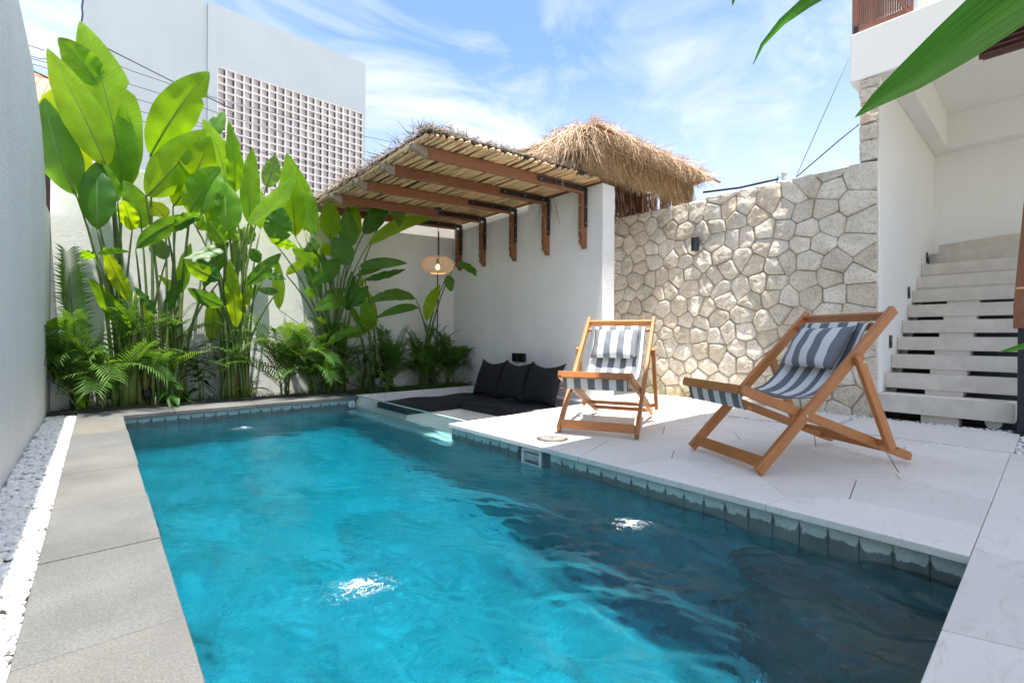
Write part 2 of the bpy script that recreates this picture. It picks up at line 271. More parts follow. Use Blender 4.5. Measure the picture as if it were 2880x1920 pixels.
# ------------------------------------------------------------------ helpers: meshes and objects
class MB:
    def __init__(s): s.v = []; s.f = []; s.mi = []; s.uv = []; s.cur = 0
    def add(s, vs, fs, uvs=None):
        o = len(s.v); s.v.extend([tuple(p) for p in vs])
        for i, f in enumerate(fs):
            s.f.append(tuple(o + k for k in f)); s.mi.append(s.cur); s.uv.append([uvs[k] for k in f] if uvs else [(0, 0)] * len(f))
        return s
    def box(s, x0, x1, y0, y1, z0, z1):
        return s.add([(x0, y0, z0), (x1, y0, z0), (x1, y1, z0), (x0, y1, z0), (x0, y0, z1), (x1, y0, z1), (x1, y1, z1), (x0, y1, z1)],
                     [(0, 3, 2, 1), (4, 5, 6, 7), (0, 1, 5, 4), (1, 2, 6, 5), (2, 3, 7, 6), (3, 0, 4, 7)])
    def beam(s, a, b, wd, ht, up=(0, 0, 1)):
        a, b = Vector(a), Vector(b); d = (b - a); L = d.length; d.normalize(); sd = d.cross(Vector(up)).normalized(); u = sd.cross(d)
        vs = []; us = []
        for t, p in ((0, a), (L, b)):
            for i, j in ((-1, -1), (1, -1), (1, 1), (-1, 1)): vs.append(p + sd * (i * wd / 2) + u * (j * ht / 2)); us.append((t, (i + j * 0.6) * 0.05))
        return s.add(vs, [(0, 3, 2, 1), (4, 5, 6, 7), (0, 1, 5, 4), (1, 2, 6, 5), (2, 3, 7, 6), (3, 0, 4, 7)], us)
    def tube(s, pts, r, n=6, cap=True):
        pts = [Vector(p) for p in pts]; rs = r if hasattr(r, '__len__') else [r] * len(pts); vs = []; us = []; prev = None
        for i, p in enumerate(pts):
            d = (pts[min(i + 1, len(pts) - 1)] - pts[max(i - 1, 0)]).normalized()
            a = prev if prev is not None else (Vector((0, 0, 1)) if abs(d.z) < 0.9 else Vector((1, 0, 0)))
            x = (a - d * a.dot(d)).normalized(); prev = x; y = d.cross(x)
            for k in range(n):
                t = 2 * math.pi * k / n; vs.append(p + (x * math.cos(t) + y * math.sin(t)) * rs[i]); us.append((k / n, i / len(pts)))
        fs = [(i * n + k, i * n + (k + 1) % n, (i + 1) * n + (k + 1) % n, (i + 1) * n + k) for i in range(len(pts) - 1) for k in range(n)]
        if cap: fs += [tuple(reversed(range(n))), tuple((len(pts) - 1) * n + k for k in range(n))]
        return s.add(vs, fs, us)
    def prism(s, poly, z0, z1, M_=None):
        k = len(poly); vs = [(x, y, z0) for x, y in poly] + [(x, y, z1) for x, y in poly]
        if M_ is not None: vs = [M_ @ Vector(p) for p in vs]
        return s.add(vs, [tuple(reversed(range(k))), tuple(range(k, 2 * k))] + [(i, (i + 1) % k, k + (i + 1) % k, k + i) for i in range(k)])
    def lathe(s, prof, c, n=24, axis='z'):
        vs = []
        for r, z in prof:
            for k in range(n):
                t = 2 * math.pi * k / n; p = (r * math.cos(t), r * math.sin(t), z)
                if axis == 'y': p = (p[0], p[2], p[1])
                if axis == 'x': p = (p[2], p[0], p[1])
                vs.append((c[0] + p[0], c[1] + p[1], c[2] + p[2]))
        fs = [(i * n + k, i * n + (k + 1) % n, (i + 1) * n + (k + 1) % n, (i + 1) * n + k) for i in range(len(prof) - 1) for k in range(n)]
        fs += [tuple(reversed(range(n))), tuple((len(prof) - 1) * n + k for k in range(n))]
        return s.add(vs, fs)
    def grid(s, P, U=None):
        P = [[tuple(p) for p in row] for row in P]; a, b = len(P), len(P[0])
        us = [(U[i][j] if U else (j / (b - 1), i / (a - 1))) for i in range(a) for j in range(b)]
        return s.add([p for row in P for p in row], [(i * b + j, i * b + j + 1, (i + 1) * b + j + 1, (i + 1) * b + j) for i in range(a - 1) for j in range(b - 1)], us)
    def mesh(s, name, mats, smooth=False):
        me = bpy.data.meshes.new(name); me.from_pydata(s.v, [], s.f)
        for mt in (mats if isinstance(mats, (list, tuple)) else [mats]): me.materials.append(mt)
        me.polygons.foreach_set('material_index', s.mi)
        ul = me.uv_layers.new(name='UVMap'); ul.data.foreach_set('uv', [c for f in s.uv for p in f for c in p])
        if smooth: me.polygons.foreach_set('use_smooth', [True] * len(me.polygons))
        me.update(); return me
    def build(s, name, mats, parent=None, smooth=False, bev=0.0, seg=2):
        return link(name, s.mesh(name, mats, smooth), parent, bev, seg)
def link(name, me, parent=None, bev=0.0, seg=2):
    o = bpy.data.objects.new(name, me); C.objects.link(o)
    if parent is not None: o.parent = parent
    if bev:
        b = o.modifiers.new('bevel', 'BEVEL'); b.width = bev; b.segments = seg; b.limit_method = 'ANGLE'; b.angle_limit = R(40)
    return o
def tag(o, label, cat, group=None, kind=None):
    o['label'] = label; o['category'] = cat
    if group: o['group'] = group
    if kind: o['kind'] = kind
    return o
def thing(name, label, cat, group=None, loc=(0, 0, 0), rz=0.0):
    o = bpy.data.objects.new(name, None); C.objects.link(o); o.empty_display_size = 0.1; o.location = loc; o.rotation_euler = (0, 0, rz)
    return tag(o, label, cat, group)
def struct(name, mb, mat, parent=None, **kw):
    o = mb.build(name, mat, parent, **kw)
    if parent is None: o['kind'] = 'structure'
    return o
def copytree(o, parent=None):
    c = o.copy(); C.objects.link(c)
    if parent is not None: c.parent = parent
    for ch in o.children: copytree(ch, c)
    return c
def fixn(me):
    bm = bmesh.new(); bm.from_mesh(me); bmesh.ops.recalc_face_normals(bm, faces=bm.faces); bm.to_mesh(me); bm.free()
def bez(a, c, b, k):
    a, c, b = Vector(a), Vector(c), Vector(b)
    return [a * (1 - t) ** 2 + c * (2 * t * (1 - t)) + b * t * t for t in (i / (k - 1) for i in range(k))]
def clip(poly, nx, ny, d):
    o = []
    for i in range(len(poly)):
        p, q = poly[i], poly[(i + 1) % len(poly)]; a = p[0] * nx + p[1] * ny - d; b = q[0] * nx + q[1] * ny - d
        if a <= 0: o.append(p)
        if (a < 0) != (b < 0) and a != b: t = a / (a - b); o.append((p[0] + (q[0] - p[0]) * t, p[1] + (q[1] - p[1]) * t))
    return o
def voronoi(pts, poly, gap):
    cells = []
    for i, p in enumerate(pts):
        c = list(poly)
        for j in sorted(range(len(pts)), key=lambda k: (pts[k][0] - p[0]) ** 2 + (pts[k][1] - p[1]) ** 2)[1:26]:
            q = pts[j]; nx, ny = q[0] - p[0], q[1] - p[1]; L = math.hypot(nx, ny); nx /= L; ny /= L
            c = clip(c, nx, ny, nx * (p[0] + q[0]) / 2 + ny * (p[1] + q[1]) / 2 - gap)
            if len(c) < 3: break
        if len(c) >= 3:
            A = sum(c[k][0] * c[(k + 1) % len(c)][1] - c[(k + 1) % len(c)][0] * c[k][1] for k in range(len(c))) / 2
            if abs(A) > 0.004: cells.append(c if A > 0 else c[::-1])
    return cells
rnd = random.Random(11)

# ------------------------------------------------------------------ ground, pool, deck
G = MB()
for x0, x1, y0, y1 in ((-300, 300, 9.0, 400), (-300, 300, -300, -4.0), (-300, -0.9, -4.0, 9.0), (10.3, 300, -4.0, 9.0)): G.add([(x0, y0, -.08), (x1, y0, -.08), (x1, y1, -.08), (x0, y1, -.08)], [(0, 1, 2, 3)])
struct('ground', G, M['ground'])
WZ = -0.15; PX0, PX1, PY0, PY1, PF = 0.2, 2.6, 0.22, 6.5, -1.40
pool = bpy.data.objects.new('pool_basin', None); C.objects.link(pool); pool['kind'] = 'structure'
b = MB(); b.box(PX0 - .2, PX1 + .15, PY0 - .2, PY1 + .2, PF - .2, PF - .004)
b.box(PX0 - .2, PX0 - .012, PY0 - .2, PY1 + .2, PF, -.045); b.box(PX0 - .011, PX1 + .15, PY1 + .012, PY1 + .2, PF, -.045); b.box(PX0 - .011, PX1 + .15, PY0 - .2, PY0 - .012, PF, -.045)
b.box(PX1 + .012, PX1 + .15, PY0, 2.62, PF, -.045); b.box(PX1 + .012, PX1 + .15, 2.85, 3.87, PF, -.045); b.box(PX1 + .012, PX1 + .15, 2.621, 2.849, PF, -.17)
b.build('shell', simple('dark_pool_grout', (.10, .14, .15), .8, .2, 8), pool)
b = MB(); b.box(PX1 + .012, 2.79, 3.871, PY1, PF, -.36); b.build('glass_sill', M['smooth_plaster'], pool, bev=.006)
# floor and wall tiles below the water line (more than can be picked apart): one part each
T = MB(); t = .2; tones = []
for i in range(12):
    for j in range(32):
        x0, y0 = PX0 + i * t, PY0 + j * t * .981; dz = rnd.uniform(-.002, .002)
        T.box(x0 + .003, x0 + t - .003, y0 + .003, y0 + t * .981 - .003, PF - .004, PF + dz); tones += [rnd.choice((.25, .4, .5, .5, .55, .6, .7, .85)) + rnd.uniform(-.08, .08)] * 8
ft = T.build('floor_tiles', M['poolfloor'], pool); ft['kind'] = 'stuff'; at_ = ft.data.attributes.new('tone', 'FLOAT', 'POINT'); at_.data.foreach_set('value', tones)
T = MB(); p = .1237
def tilewall(T, axis, const, a0, a1, z0, z1, s):
    k = max(1, round((a1 - a0) / p)); st = (a1 - a0) / k
    for i in range(k):
        u0, u1 = a0 + i * st + .0015, a0 + (i + 1) * st - .0015; d = rnd.uniform(0, .003)
        c0, c1 = sorted((const + s * .012, const + s * -d))
        if axis == 'x': T.box(c0, c1, u0, u1, z0, z1)
        else: T.box(u0, u1, c0, c1, z0, z1)
for r_ in range(9):
    z1 = -.172 - r_ * .136; z0 = z1 - .133
    tilewall(T, 'x', PX1, PY0, 3.87, z0, z1, 1); tilewall(T, 'y', PY1, PX0, PX1, z0, z1, 1); tilewall(T, 'x', PX0, PY0, PY1, z0, z1, -1); tilewall(T, 'y', PY0, PX0, PX1, z0, z1, -1)
    if z1 < -.4: tilewall(T, 'x', PX1, 3.872, PY1, z0, z1, 1)
wt = T.build('wall_tiles', simple('dark_green_pool_wall_stone', (.20, .29, .31), .6, .25, 5, 60, .3, .003), pool); wt['kind'] = 'stuff'
# water line tiles, each a part
def waterline(axis, const, a0, a1, s, ztop):
    k = round((a1 - a0) / p); st = (a1 - a0) / k
    for i in range(k):
        u0, u1 = a0 + i * st + .0018, a0 + (i + 1) * st - .0018
        if axis == 'x' and s == 1 and u1 > 2.615 and u0 < 2.85: continue
        B = MB(); d = rnd.uniform(0, .004); us = [u0, u0 + .005, u0 + .013, (u0 + u1) / 2, u1 - .013, u1 - .005, u1]; e = [1.4, .9, .12, rnd.uniform(0, .25), .12, .9, 1.4]; zs = [-.170, -.13, -.10, -.07, ztop]
        rows = []
        for z in zs:
            row = []
            for u in us:
                jit = (.0015 if u in (us[0], us[-1]) else 0)
                q = const - s * d + s * jit; row.append((q, u, z) if axis == 'x' else (u, q, z))
            rows.append(row)
        B.grid(rows); n0 = len(B.v)
        fr = B.v[:]; e_all = e * len(zs)
        # back and rim give the tile its thickness
        bk = [((x + s * .016, y, z) if axis == 'x' else (x, y + s * .016, z)) for x, y, z in (rows[0][0], rows[0][-1], rows[-1][-1], rows[-1][0])]
        B.add([rows[0][0], rows[0][-1], rows[-1][-1], rows[-1][0]] + bk, [(4, 5, 6, 7), (0, 4, 5, 1), (1, 5, 6, 2), (2, 6, 7, 3), (3, 7, 4, 0)])
        o = B.build('tile', M['pooltile'], pool)
        at = o.data.attributes.new('edge', 'FLOAT', 'POINT'); at.data.foreach_set('value', [x * rnd.uniform(.6, 1.2) for x in e_all] + [1.0] * 8)
waterline('x', PX1, PY0, 3.87, 1, -.038); waterline('y', PY1, PX0, 2.74, 1, -.042); waterline('x', PX0, PY0, PY1, -1, -.042); waterline('y', PY0, PX0, PX1, -1, -.038)
# the bench step in the near right corner
b = MB(); b.prism([(PX1 - .004, 1.12), (1.76, PY0 + .004), (PX1 - .004, PY0 + .004)], PF, -.46); b.build('bench_step', simple('dark_bench_stone', (.10, .115, .115), .7, .3, 5, 40, .3, .003), pool, bev=.01)

# water: a closed body whose top carries the ripples
nx, ny = 200, 500
xs = np.linspace(PX0 - .004, 2.748, nx); ys = np.linspace(PY0 - .004, PY1 + .004, ny); Xg, Yg = np.meshgrid(xs, ys)
rs = np.random.RandomState(5); Zw = np.zeros_like(Xg)
fade = .6 + .8 * np.clip((3.2 - Yg) / 2.4, 0, 1) + .35 * np.exp(-((Xg - 1.9) ** 2 + (Yg - 1.2) ** 2) / .9)
for k in range(46):
    lam = .05 * (14 ** rs.rand()); th = rs.normal(0.55, .75); ph = rs.rand() * 6.283; a = .00105 * (lam / .2) ** 1.0
    wx, wy = math.cos(th), math.sin(th)
    warp = .05 * np.sin(Xg * 2.1 + k) + .05 * np.sin(Yg * 1.7 + 2 * k)
    Zw += a * np.sin(2 * math.pi / lam * (Xg * wx + Yg * wy + warp) + ph) * fade
for jx, jy, h, rad in ((.772, 1.782, .024, .13), (2.09, 1.45, .020, .12), (1.18, 5.70, .014, .12)):
    d = np.hypot(Xg - jx, Yg - jy); ang = np.arctan2(Yg - jy, Xg - jx)
    Zw += h * np.exp(-(d / rad) ** 2) + .0062 * np.sin(d * 62 + 1.5 * np.sin(ang * 3)) * np.exp(-d / (rad * 1.6)) + .0075 * np.sin(Xg * 95 + 3 * np.sin(Yg * 31)) * np.sin(Yg * 88 + 2 * np.sin(Xg * 27)) * np.exp(-(d / (rad * 1.2)) ** 2)
V = np.stack([Xg, Yg, WZ + Zw], -1).reshape(-1, 3)
B = MB(); idx = np.arange(nx * ny).reshape(ny, nx)
q = np.stack([idx[:-1, :-1], idx[:-1, 1:], idx[1:, 1:], idx[1:, :-1]], -1).reshape(-1, 4)
vv = [tuple(p_) for p_ in V.tolist()]; fs = [tuple(x) for x in q.tolist()]
bot = len(vv); zb = PF - .006; vv += [(xs[0], ys[0], zb), (xs[-1], ys[0], zb), (xs[-1], ys[-1], zb), (xs[0], ys[-1], zb)]
fs.append((bot + 3, bot + 2, bot + 1, bot))
fs.append(tuple([bot, bot + 1] + idx[0, ::-1].tolist())); fs.append(tuple([bot + 2, bot + 3] + idx[-1, :].tolist()))
fs.append(tuple([bot + 1, bot + 2] + idx[::-1, -1].tolist())); fs.append(tuple([bot + 3, bot] + idx[:, 0].tolist()))
me = bpy.data.meshes.new('water'); me.from_pydata(vv, [], fs); me.materials.append(M['water'])
sm = [True] * (len(fs) - 5) + [False] * 5; me.polygons.foreach_set('use_smooth', sm); me.update()
water = link('water', me); water['kind'] = 'structure'

B = MB(); rb = random.Random(6)  # white beads added in place of sky reflections on the jet swells
v0b = [(math.cos(t) * math.cos(p_), math.sin(t) * math.cos(p_), math.sin(p_)) for p_ in (-.5, .3, .95) for t in (0, 1.05, 2.09, 3.14, 4.19, 5.24)] + [(0, 0, 1)]
f0b = [(r0 * 6 + i, r0 * 6 + (i + 1) % 6, (r0 + 1) * 6 + (i + 1) % 6, (r0 + 1) * 6 + i) for r0 in range(2) for i in range(6)] + [(12 + i, 12 + (i + 1) % 6, 18) for i in range(6)]
for jx, jy, k_, rad in ((.772, 1.782, 1500, .055), (2.09, 1.45, 1000, .045), (1.18, 5.70, 500, .055)):
    for q_ in range(k_):
        a, d = rb.uniform(0, 6.283), abs(rb.gauss(0, rad)); x, y, s_ = jx + d * math.cos(a) * 1.15, jy + d * math.sin(a), rb.uniform(.0006, .0018)
        ix, iy = min(nx - 1, max(0, int((x - xs[0]) / (xs[1] - xs[0])))), min(ny - 1, max(0, int((y - ys[0]) / (ys[1] - ys[0]))))
        z = WZ + Zw[iy, ix]; B.add([(x + s_ * p0, y + s_ * p1, z + s_ * p2) for p0, p1, p2 in v0b], f0b)
glint_obj = B.build('glints', simple('white_glint', (.85, .9, .92), .15, .02), smooth=True); glint_obj['kind'] = 'stuff'; glint_obj['label'] = 'white bubbles standing in for sky reflection over the pool jets'; glint_obj['category'] = 'glints'

# coping on the left and at the back
cop = bpy.data.objects.new('pool_coping', None); C.objects.link(cop); cop['kind'] = 'structure'
yj = [-.55, .245, .99, 1.733, 2.473, 3.21, 3.95, 4.69, 5.43, 6.17, 6.452]
for a, c in zip(yj, yj[1:]): MB().box(-.168, .2 + rnd.uniform(-.003, .003), a + .0025, c - .0025, -.042, rnd.uniform(-.0015, .0015)).build('slab', M['andesite'], cop, bev=.004)
xj = [-.168, .65, 1.47, 2.29, 2.78]
for a, c in zip(xj, xj[1:]): MB().box(a + .002, c - .002, 6.4535, 6.945, -.042, rnd.uniform(-.0015, .0015)).build('slab', M['andesite'], cop, bev=.004)

# flagstone deck
deck = bpy.data.objects.new('stone_deck', None); C.objects.link(deck); deck['kind'] = 'structure'
b = MB(); b.box(2.751, 5.1, PY0 - .2, 3.86, -.5, -.038); b.box(-.17, 5.1, -3.6, PY0 - .2, -.5, -.038); b.build('base', M['mortar'], deck)
def flags(x0, x1, y0, y1, sp, seed):
    r_ = random.Random(seed); pts = []
    ny_ = int((y1 - y0) / sp) + 1; nx_ = int((x1 - x0) / sp) + 1
    for j in range(ny_):
        for i in range(nx_): pts.append((x0 + (i + .5 + (j % 2) * .4 + r_.uniform(-.36, .36)) * (x1 - x0) / nx_, y0 + (j + .5 + r_.uniform(-.36, .36)) * (y1 - y0) / ny_))
    for c in voronoi(pts, [(x0, y0), (x1, y0), (x1, y1), (x0, y1)], .0026):
        z = r_.uniform(-.0012, .0012)
        MB().prism(c, -.036, z).build('paver', M['limestone'], deck, bev=.002, seg=1)
flags(2.57, 5.1, .2215, 3.88, .56, 3); flags(-.17, 5.1, -3.4, .2185, .72, 7)
MB().box(3.75, 4.8, 3.882, 3.935, -.04, 0).build('paver', M['limestone'], deck, bev=.002)

# ------------------------------------------------------------------ sunken seating pit
pit = bpy.data.objects.new('seating_pit', None); C.objects.link(pit); pit['kind'] = 'structure'
b = MB(); b.box(2.79, 5.0, 3.87, 6.6, -.95, -.8); b.build('pit_floor', M['limestone'], pit)
b = MB(); b.box(2.79, 5.0, 6.551, 6.62, -.8, 0.0); b.build('planter_curb', M['stucco'], pit, bev=.006)
b = MB(); b.box(4.80, 5.0, 3.936, 6.55, -.8, 0.0); b.build('side_ledge', M['stucco'], pit, bev=.006)
b = MB(); b.box(3.12, 4.799, 5.70, 6.55, -.8, -.202); b.build('bench', M['stucco'], pit, bev=.004)
b = MB(); b.box(3.99, 4.799, 3.94, 5.699, -.8, -.202); b.build('bench', M['stucco'], pit, bev=.004)
b = MB(); b.box(2.79, 4.8, 3.861, 3.87, -.8, -.04); b.build('deck_face', M['stucco'], pit)

# ------------------------------------------------------------------ garden walls
b = MB(); prof = [(-3.6, -.1), (7.65, -.1), (7.65, 2.2), (6.93, 2.2), (6.88, 2.35), (6.72, 2.55), (6.385, 2.83), (5.64, 3.06), (4.6, 3.115), (-3.6, 3.13)]
k = len(prof); vs_ = [(-.41, y, z) for y, z in prof] + [(-.66, y, z) for y, z in prof]
b.add(vs_, [tuple(range(k)), tuple(reversed(range(k, 2 * k)))] + [(i, k + i, k + (i + 1) % k, (i + 1) % k) for i in range(k)])
o = b.build('garden_wall', M['rough_stucco']); fixn(o.data); tag(o, 'tall rough grey stucco wall along the white pebble strip', 'wall')
o = MB().box(-.405, 5.0, 7.4, 7.62, -.3, 2.87).build('garden_wall', M['stucco'], bev=.008); tag(o, 'long white stucco wall behind the tall broad leaved plants', 'wall')
o = MB().box(5.0, 5.255, 3.93, 7.62, -.3, 2.875).build('garden_wall', M['stucco'], bev=.008); tag(o, 'white wall behind the black cushions carrying the bamboo canopy brackets', 'wall')

# stone wall: every stone its own part
sw = thing('stone_wall', 'pale rubble stone wall of fitted irregular stones behind the deckchairs', 'wall')
MB().box(6.392, 6.66, 1.30, 6.5, -.1, 2.78).build('wall_core', M['mortar'], sw)
r_ = random.Random(21); pts = []; sp = .238
for j in range(15):
    for i in range(19):
        pts.append((1.28 + (i + .5 + (j % 2) * .5 + r_.uniform(-.33, .33)) * sp * 1.04, -.08 + (j + .5 + r_.uniform(-.33, .33)) * sp * .90))
for j in range(11): pts.append((1.20 + .0, .05 + j * .27))
pts = [p_ for p_ in pts if p_[1] < 2.80]
top = []
for c in voronoi([p_ for p_ in pts if p_[0] > 1.22], [(1.285, -.06), (5.3, -.06), (5.3, 2.80), (1.285, 2.81)], .0022):
    cx = sum(p_[0] for p_ in c) / len(c); cy = sum(p_[1] for p_ in c) / len(c)
    if cy > 2.55: c = [(y, z - (r_.uniform(0, .05) if z > 2.79 else 0)) for y, z in c]
    pl = []
    for i in range(len(c)):
        a, d = c[i], c[(i + 1) % len(c)]; L = math.hypot(d[0] - a[0], d[1] - a[1]); kk = 4 if L > .12 else 3
        for s_ in range(kk):
            t_ = s_ / kk; nx_, ny_ = (d[1] - a[1]) / (L + 1e-6), -(d[0] - a[0]) / (L + 1e-6); w_ = r_.gauss(-.001, .002) if s_ else -.001
            pl.append((a[0] + (d[0] - a[0]) * t_ + nx_ * w_, a[1] + (d[1] - a[1]) * t_ + ny_ * w_))
    pl = [((pl[i - 1][0] + 6 * pl[i][0] + pl[(i + 1) % len(pl)][0]) / 8, (pl[i - 1][1] + 6 * pl[i][1] + pl[(i + 1) % len(pl)][1]) / 8) for i in range(len(pl))]
    k = len(pl); h = r_.uniform(.014, .036); vs_ = []; tl1, tl2 = r_.uniform(-.10, .10), r_.uniform(-.10, .10)
    for sc, x in ((1, 6.42), (1, 6.388), (.955, 6.374), (.80, 6.384 - h * .75), (.55, 6.388 - h), (.28, 6.388 - h)):
        for (y, z) in pl:
            yy, zz = cx + (y - cx) * sc, cy + (z - cy) * sc
            j_ = 0 if sc == 1 else (.013 * mnoise((yy * 8, zz * 8, cx * 3)) + .007 * mnoise((yy * 21, zz * 21, cy)) + r_.gauss(0, .0008))
            vs_.append((x + j_ + (0 if sc == 1 else tl1 * (yy - cx) + tl2 * (zz - cy)) * (1 if sc < .9 else .4), yy, zz))
    vs_.append((6.392 - h * 1.03, cx, cy))
    fs = [(q_ * k + i, (q_ + 1) * k + i, (q_ + 1) * k + (i + 1) % k, q_ * k + (i + 1) % k) for q_ in range(5) for i in range(k)] + [(5 * k + i, 6 * k, 5 * k + (i + 1) % k) for i in range(k)]
    o = MB().add(vs_, fs).build('stone', M['wallstone'], sw, smooth=False)
# stone pier above the wall's near end
zz = [2.80, 3.02, 3.21, 3.44, 3.60, 3.70]
for a, c in zip(zz, zz[1:]):
    P = []; 
    for i in range(5):
        t_ = i / 4; P.append([(6.37 + r_.uniform(-.012, .012), 1.284 + (1.45 - 1.284) * j / 3 + (r_.uniform(-.008, .008) if j in (0, 3) else 0), a + .006 + (c - a - .012) * t_) for j in range(4)])
    B = MB(); B.grid(P); bx = MB().box(6.385, 6.64, 1.288, 1.448, a + .004, c - .004); B.v += []; B.add(bx.v, bx.f)
    B.build('stone', M['wallstone'], sw, smooth=False)

# ------------------------------------------------------------------ villa on the right
villa = thing('villa', 'white plastered villa with roofed stairwell, balcony slab and wooden shutters', 'house')
def vp(name, mb, mat, **kw): return mb.build(name, mat, villa, **kw)
vp('wall', MB().box(6.41, 10.3, 1.279, 1.2985, -.1, 4.22).box(6.665, 10.3, 1.30, 1.44, -.1, 4.22), M['smooth_plaster'])
vp('wall', MB().box(9.95, 10.25, -2.6, 1.278, -.1, 4.22), M['smooth_plaster'])
vp('balcony_slab', MB().box(6.35, 6.62, -3.0, 1.54, 3.702, 4.235).box(6.621, 10.3, 1.30, 1.54, 3.702, 4.235), M['smooth_plaster'], bev=.008)
vp('ceiling', MB().box(6.621, 10.3, -3.0, 1.30, 4.236, 4.40), M['smooth_plaster'])
vp('beam', MB().box(6.622, 9.7, 1.10, 1.278, 3.72, 4.235), M['smooth_plaster'], bev=.006)
vp('beam', MB().box(9.702, 9.949, -2.6, 1.277, 3.72, 4.235), M['smooth_plaster'], bev=.006)
vp('upper_wall', MB().box(6.62, 6.8, -3.0, 1.0, 4.402, 7.0).box(6.7, 10.2, 1.35, 1.5, 4.402, 5.2), M['smooth_plaster'])
vp('unseen_shade_roof', MB().box(.5, 6.2, -4.5, -.3, 6.0, 6.2).box(1.95, 6.2, -.299, 1.55, 6.0, 6.2), M['smooth_plaster'])  # unseen roof slabs, stepped to set the shade on deck and pool
sh = vp('shutter', MB().box(6.41, 6.45, 1.49, 1.535, 4.24, 6.2).box(6.41, 6.45, 1.0, 1.035, 4.24, 6.2).box(6.42, 6.44, 1.036, 1.489, 4.26, 4.33), M['shutter'], bev=.003)
sm_ = MB().box(6.418, 6.442, -.0075, .0075, 4.34, 6.2).mesh('slat', M['shutter'])
for i in range(22): o = link('slat', sm_, sh); o.location = (0, 1.05 + i * .0205, 0)
MB().beam((6.405, 1.03, 4.25), (6.405, 1.25, 4.75), .02, .03).build('strut', M['shutter'], sh)
MB().box(6.395, 6.408, 1.475, 1.515, 4.27, 4.34).build('hinge', M['steel'], sh)
lv = vp('louvre', MB().box(6.22, 6.30, -2.0, .47, 3.47, 3.93), M['darkslat'])
sl = MB().beam((6.2, -2.0, 0), (6.2, .49, 0), .045, .018, (0.5, 0, 1)).mesh('slat', M['darkslat'])
for i in range(10): o = link('slat', sl, lv); o.location = (0, 0, 3.47 + i * .048)
MB().box(6.7, 9.95, -2.6, 1.27, -.12, -.06).build('under_stair_floor', M['gravel_bed'], villa)
MB().add([(6.85, -1.5, -.06), (6.85, 1.27, -.06), (9.3, 1.27, 1.62), (9.3, -1.5, 1.62), (6.9, -1.5, -.06), (6.9, 1.27, -.06), (9.36, 1.27, 1.62), (9.36, -1.5, 1.62)], [(0, 3, 2, 1), (4, 5, 6, 7), (0, 1, 5, 4), (1, 2, 6, 5), (2, 3, 7, 6), (3, 0, 4, 7)]).build('under_stair_shade_sheet', M['shade_dark'], villa)  # dark sheet standing in for the shade seen through the stair slots
MB().box(6.70, 6.74, -1.5, 1.27, -.06, .1).build('under_stair_shade_strip', M['shade_dark'], villa)  # dark strip painting the shade below the lowest treads

# staircase
st = thing('staircase', 'pale stone staircase with open slots rising beside the stone wall', 'staircase')
y0_, y1_ = .252, 1.276; run, rise = .306, .206
for i in range(9):
    x0 = 6.4 + i * run; zt = .246 + i * rise
    MB().box(x0, x0 + run + .03, y0_, y1_, zt - .155 - (.03 if i == 0 else 0), zt).build('tread', M['treadstone'], st, bev=.004)
    if 0 < i < 7: MB().box(x0 + .012, x0 + run - .01, y0_ + .38, y0_ + .68, zt - rise, zt - .156).build('riser_block', M['treadstone'], st)
    if i >= 7: MB().box(x0 + .008, x0 + run - .01, y0_, y1_, zt - rise, zt - .156).build('riser_block', M['treadstone'], st)
b = MB(); b.prism([(8.9, y0_), (9.95, y0_), (9.95, y1_ - .02), (9.35, y1_ - .02)], 1.90, 2.10); b.build('winder_tread', M['treadstone'], st, bev=.004)
b = MB(); b.prism([(9.3, y0_ - .6), (9.95, y0_ - .6), (9.95, y1_ - .05)], 2.104, 2.31); b.build('winder_tread', M['treadstone'], st, bev=.004)
MB().box(6.46, 6.72, .64, .93, -.05, .058).build('foot_block', M['treadstone'], st, bev=.004)
MB().box(6.75, 9.0, .245, .30, -.06, .02).build('stringer', M['smooth_plaster'], st)
hr = thing('stair_railing', 'black metal stair railing with thick brown wooden handrail', 'railing')
MB().box(6.28, 6.345, .165, .235, -.02, .96).build('post', M['blackmetal'], hr, bev=.004)
MB().box(6.20, 6.40, .12, .262, -.022, .0).box(6.346, 6.36, .16, .24, -.02, .14).build('base_plate', M['blackmetal'], hr, bev=.003)
MB().box(6.35, 6.372, .06, .16, .02, .94).build('panel', M['blackmetal'], hr)
hp = [(6.24, .94), (6.36, .94), (6.36, 1.10), (8.6, 2.62), (8.6, 2.72), (8.52, 2.72), (6.24, 1.16)]
b = MB(); b.prism(hp, .14, .262, Matrix(((1, 0, 0, 0), (0, 0, 1, 0), (0, 1, 0, 0), (0, 0, 0, 1)))); o = b.build('handrail', M['post'], hr, bev=.012); fixn(o.data)
for i in range(1, 6): MB().box(6.3 + i * .42, 6.34 + i * .42, .18, .22, .2 + i * .28, 1.05 + i * .285).build('baluster', M['blackmetal'], hr)
for (x, z, lab) in ((6.957, .807, 'lowest small black step light on the grey stairwell wall'), (7.976, 1.442, 'middle small black step light on the grey stairwell wall'), (9.28, 2.044, 'uppermost small black step light near the stairwell corner')):
    t_ = thing('step_light', lab, 'step light', 'black step lights up the stairwell wall', (x, 1.276, z))
    MB().box(-.05, .05, -.012, .0, -.075, .075).build('faceplate', M['blackplastic'], t_, bev=.003)
    MB().box(-.03, .03, -.016, -.0125, -.05, .0).build('hood', M['steel'], t_, bev=.002)
t_ = thing('pipe_fitting', 'round white pipe fitting lying under the lowest stair slab', 'pipe', None, (6.55, .40, .035))
MB().lathe([(.03, -.03), (.06, -.03), (.06, .0), (.045, .004), (.045, .03)], (0, 0, 0), 20, 'x').build('flange', M['whiteplastic'], t_, smooth=False)
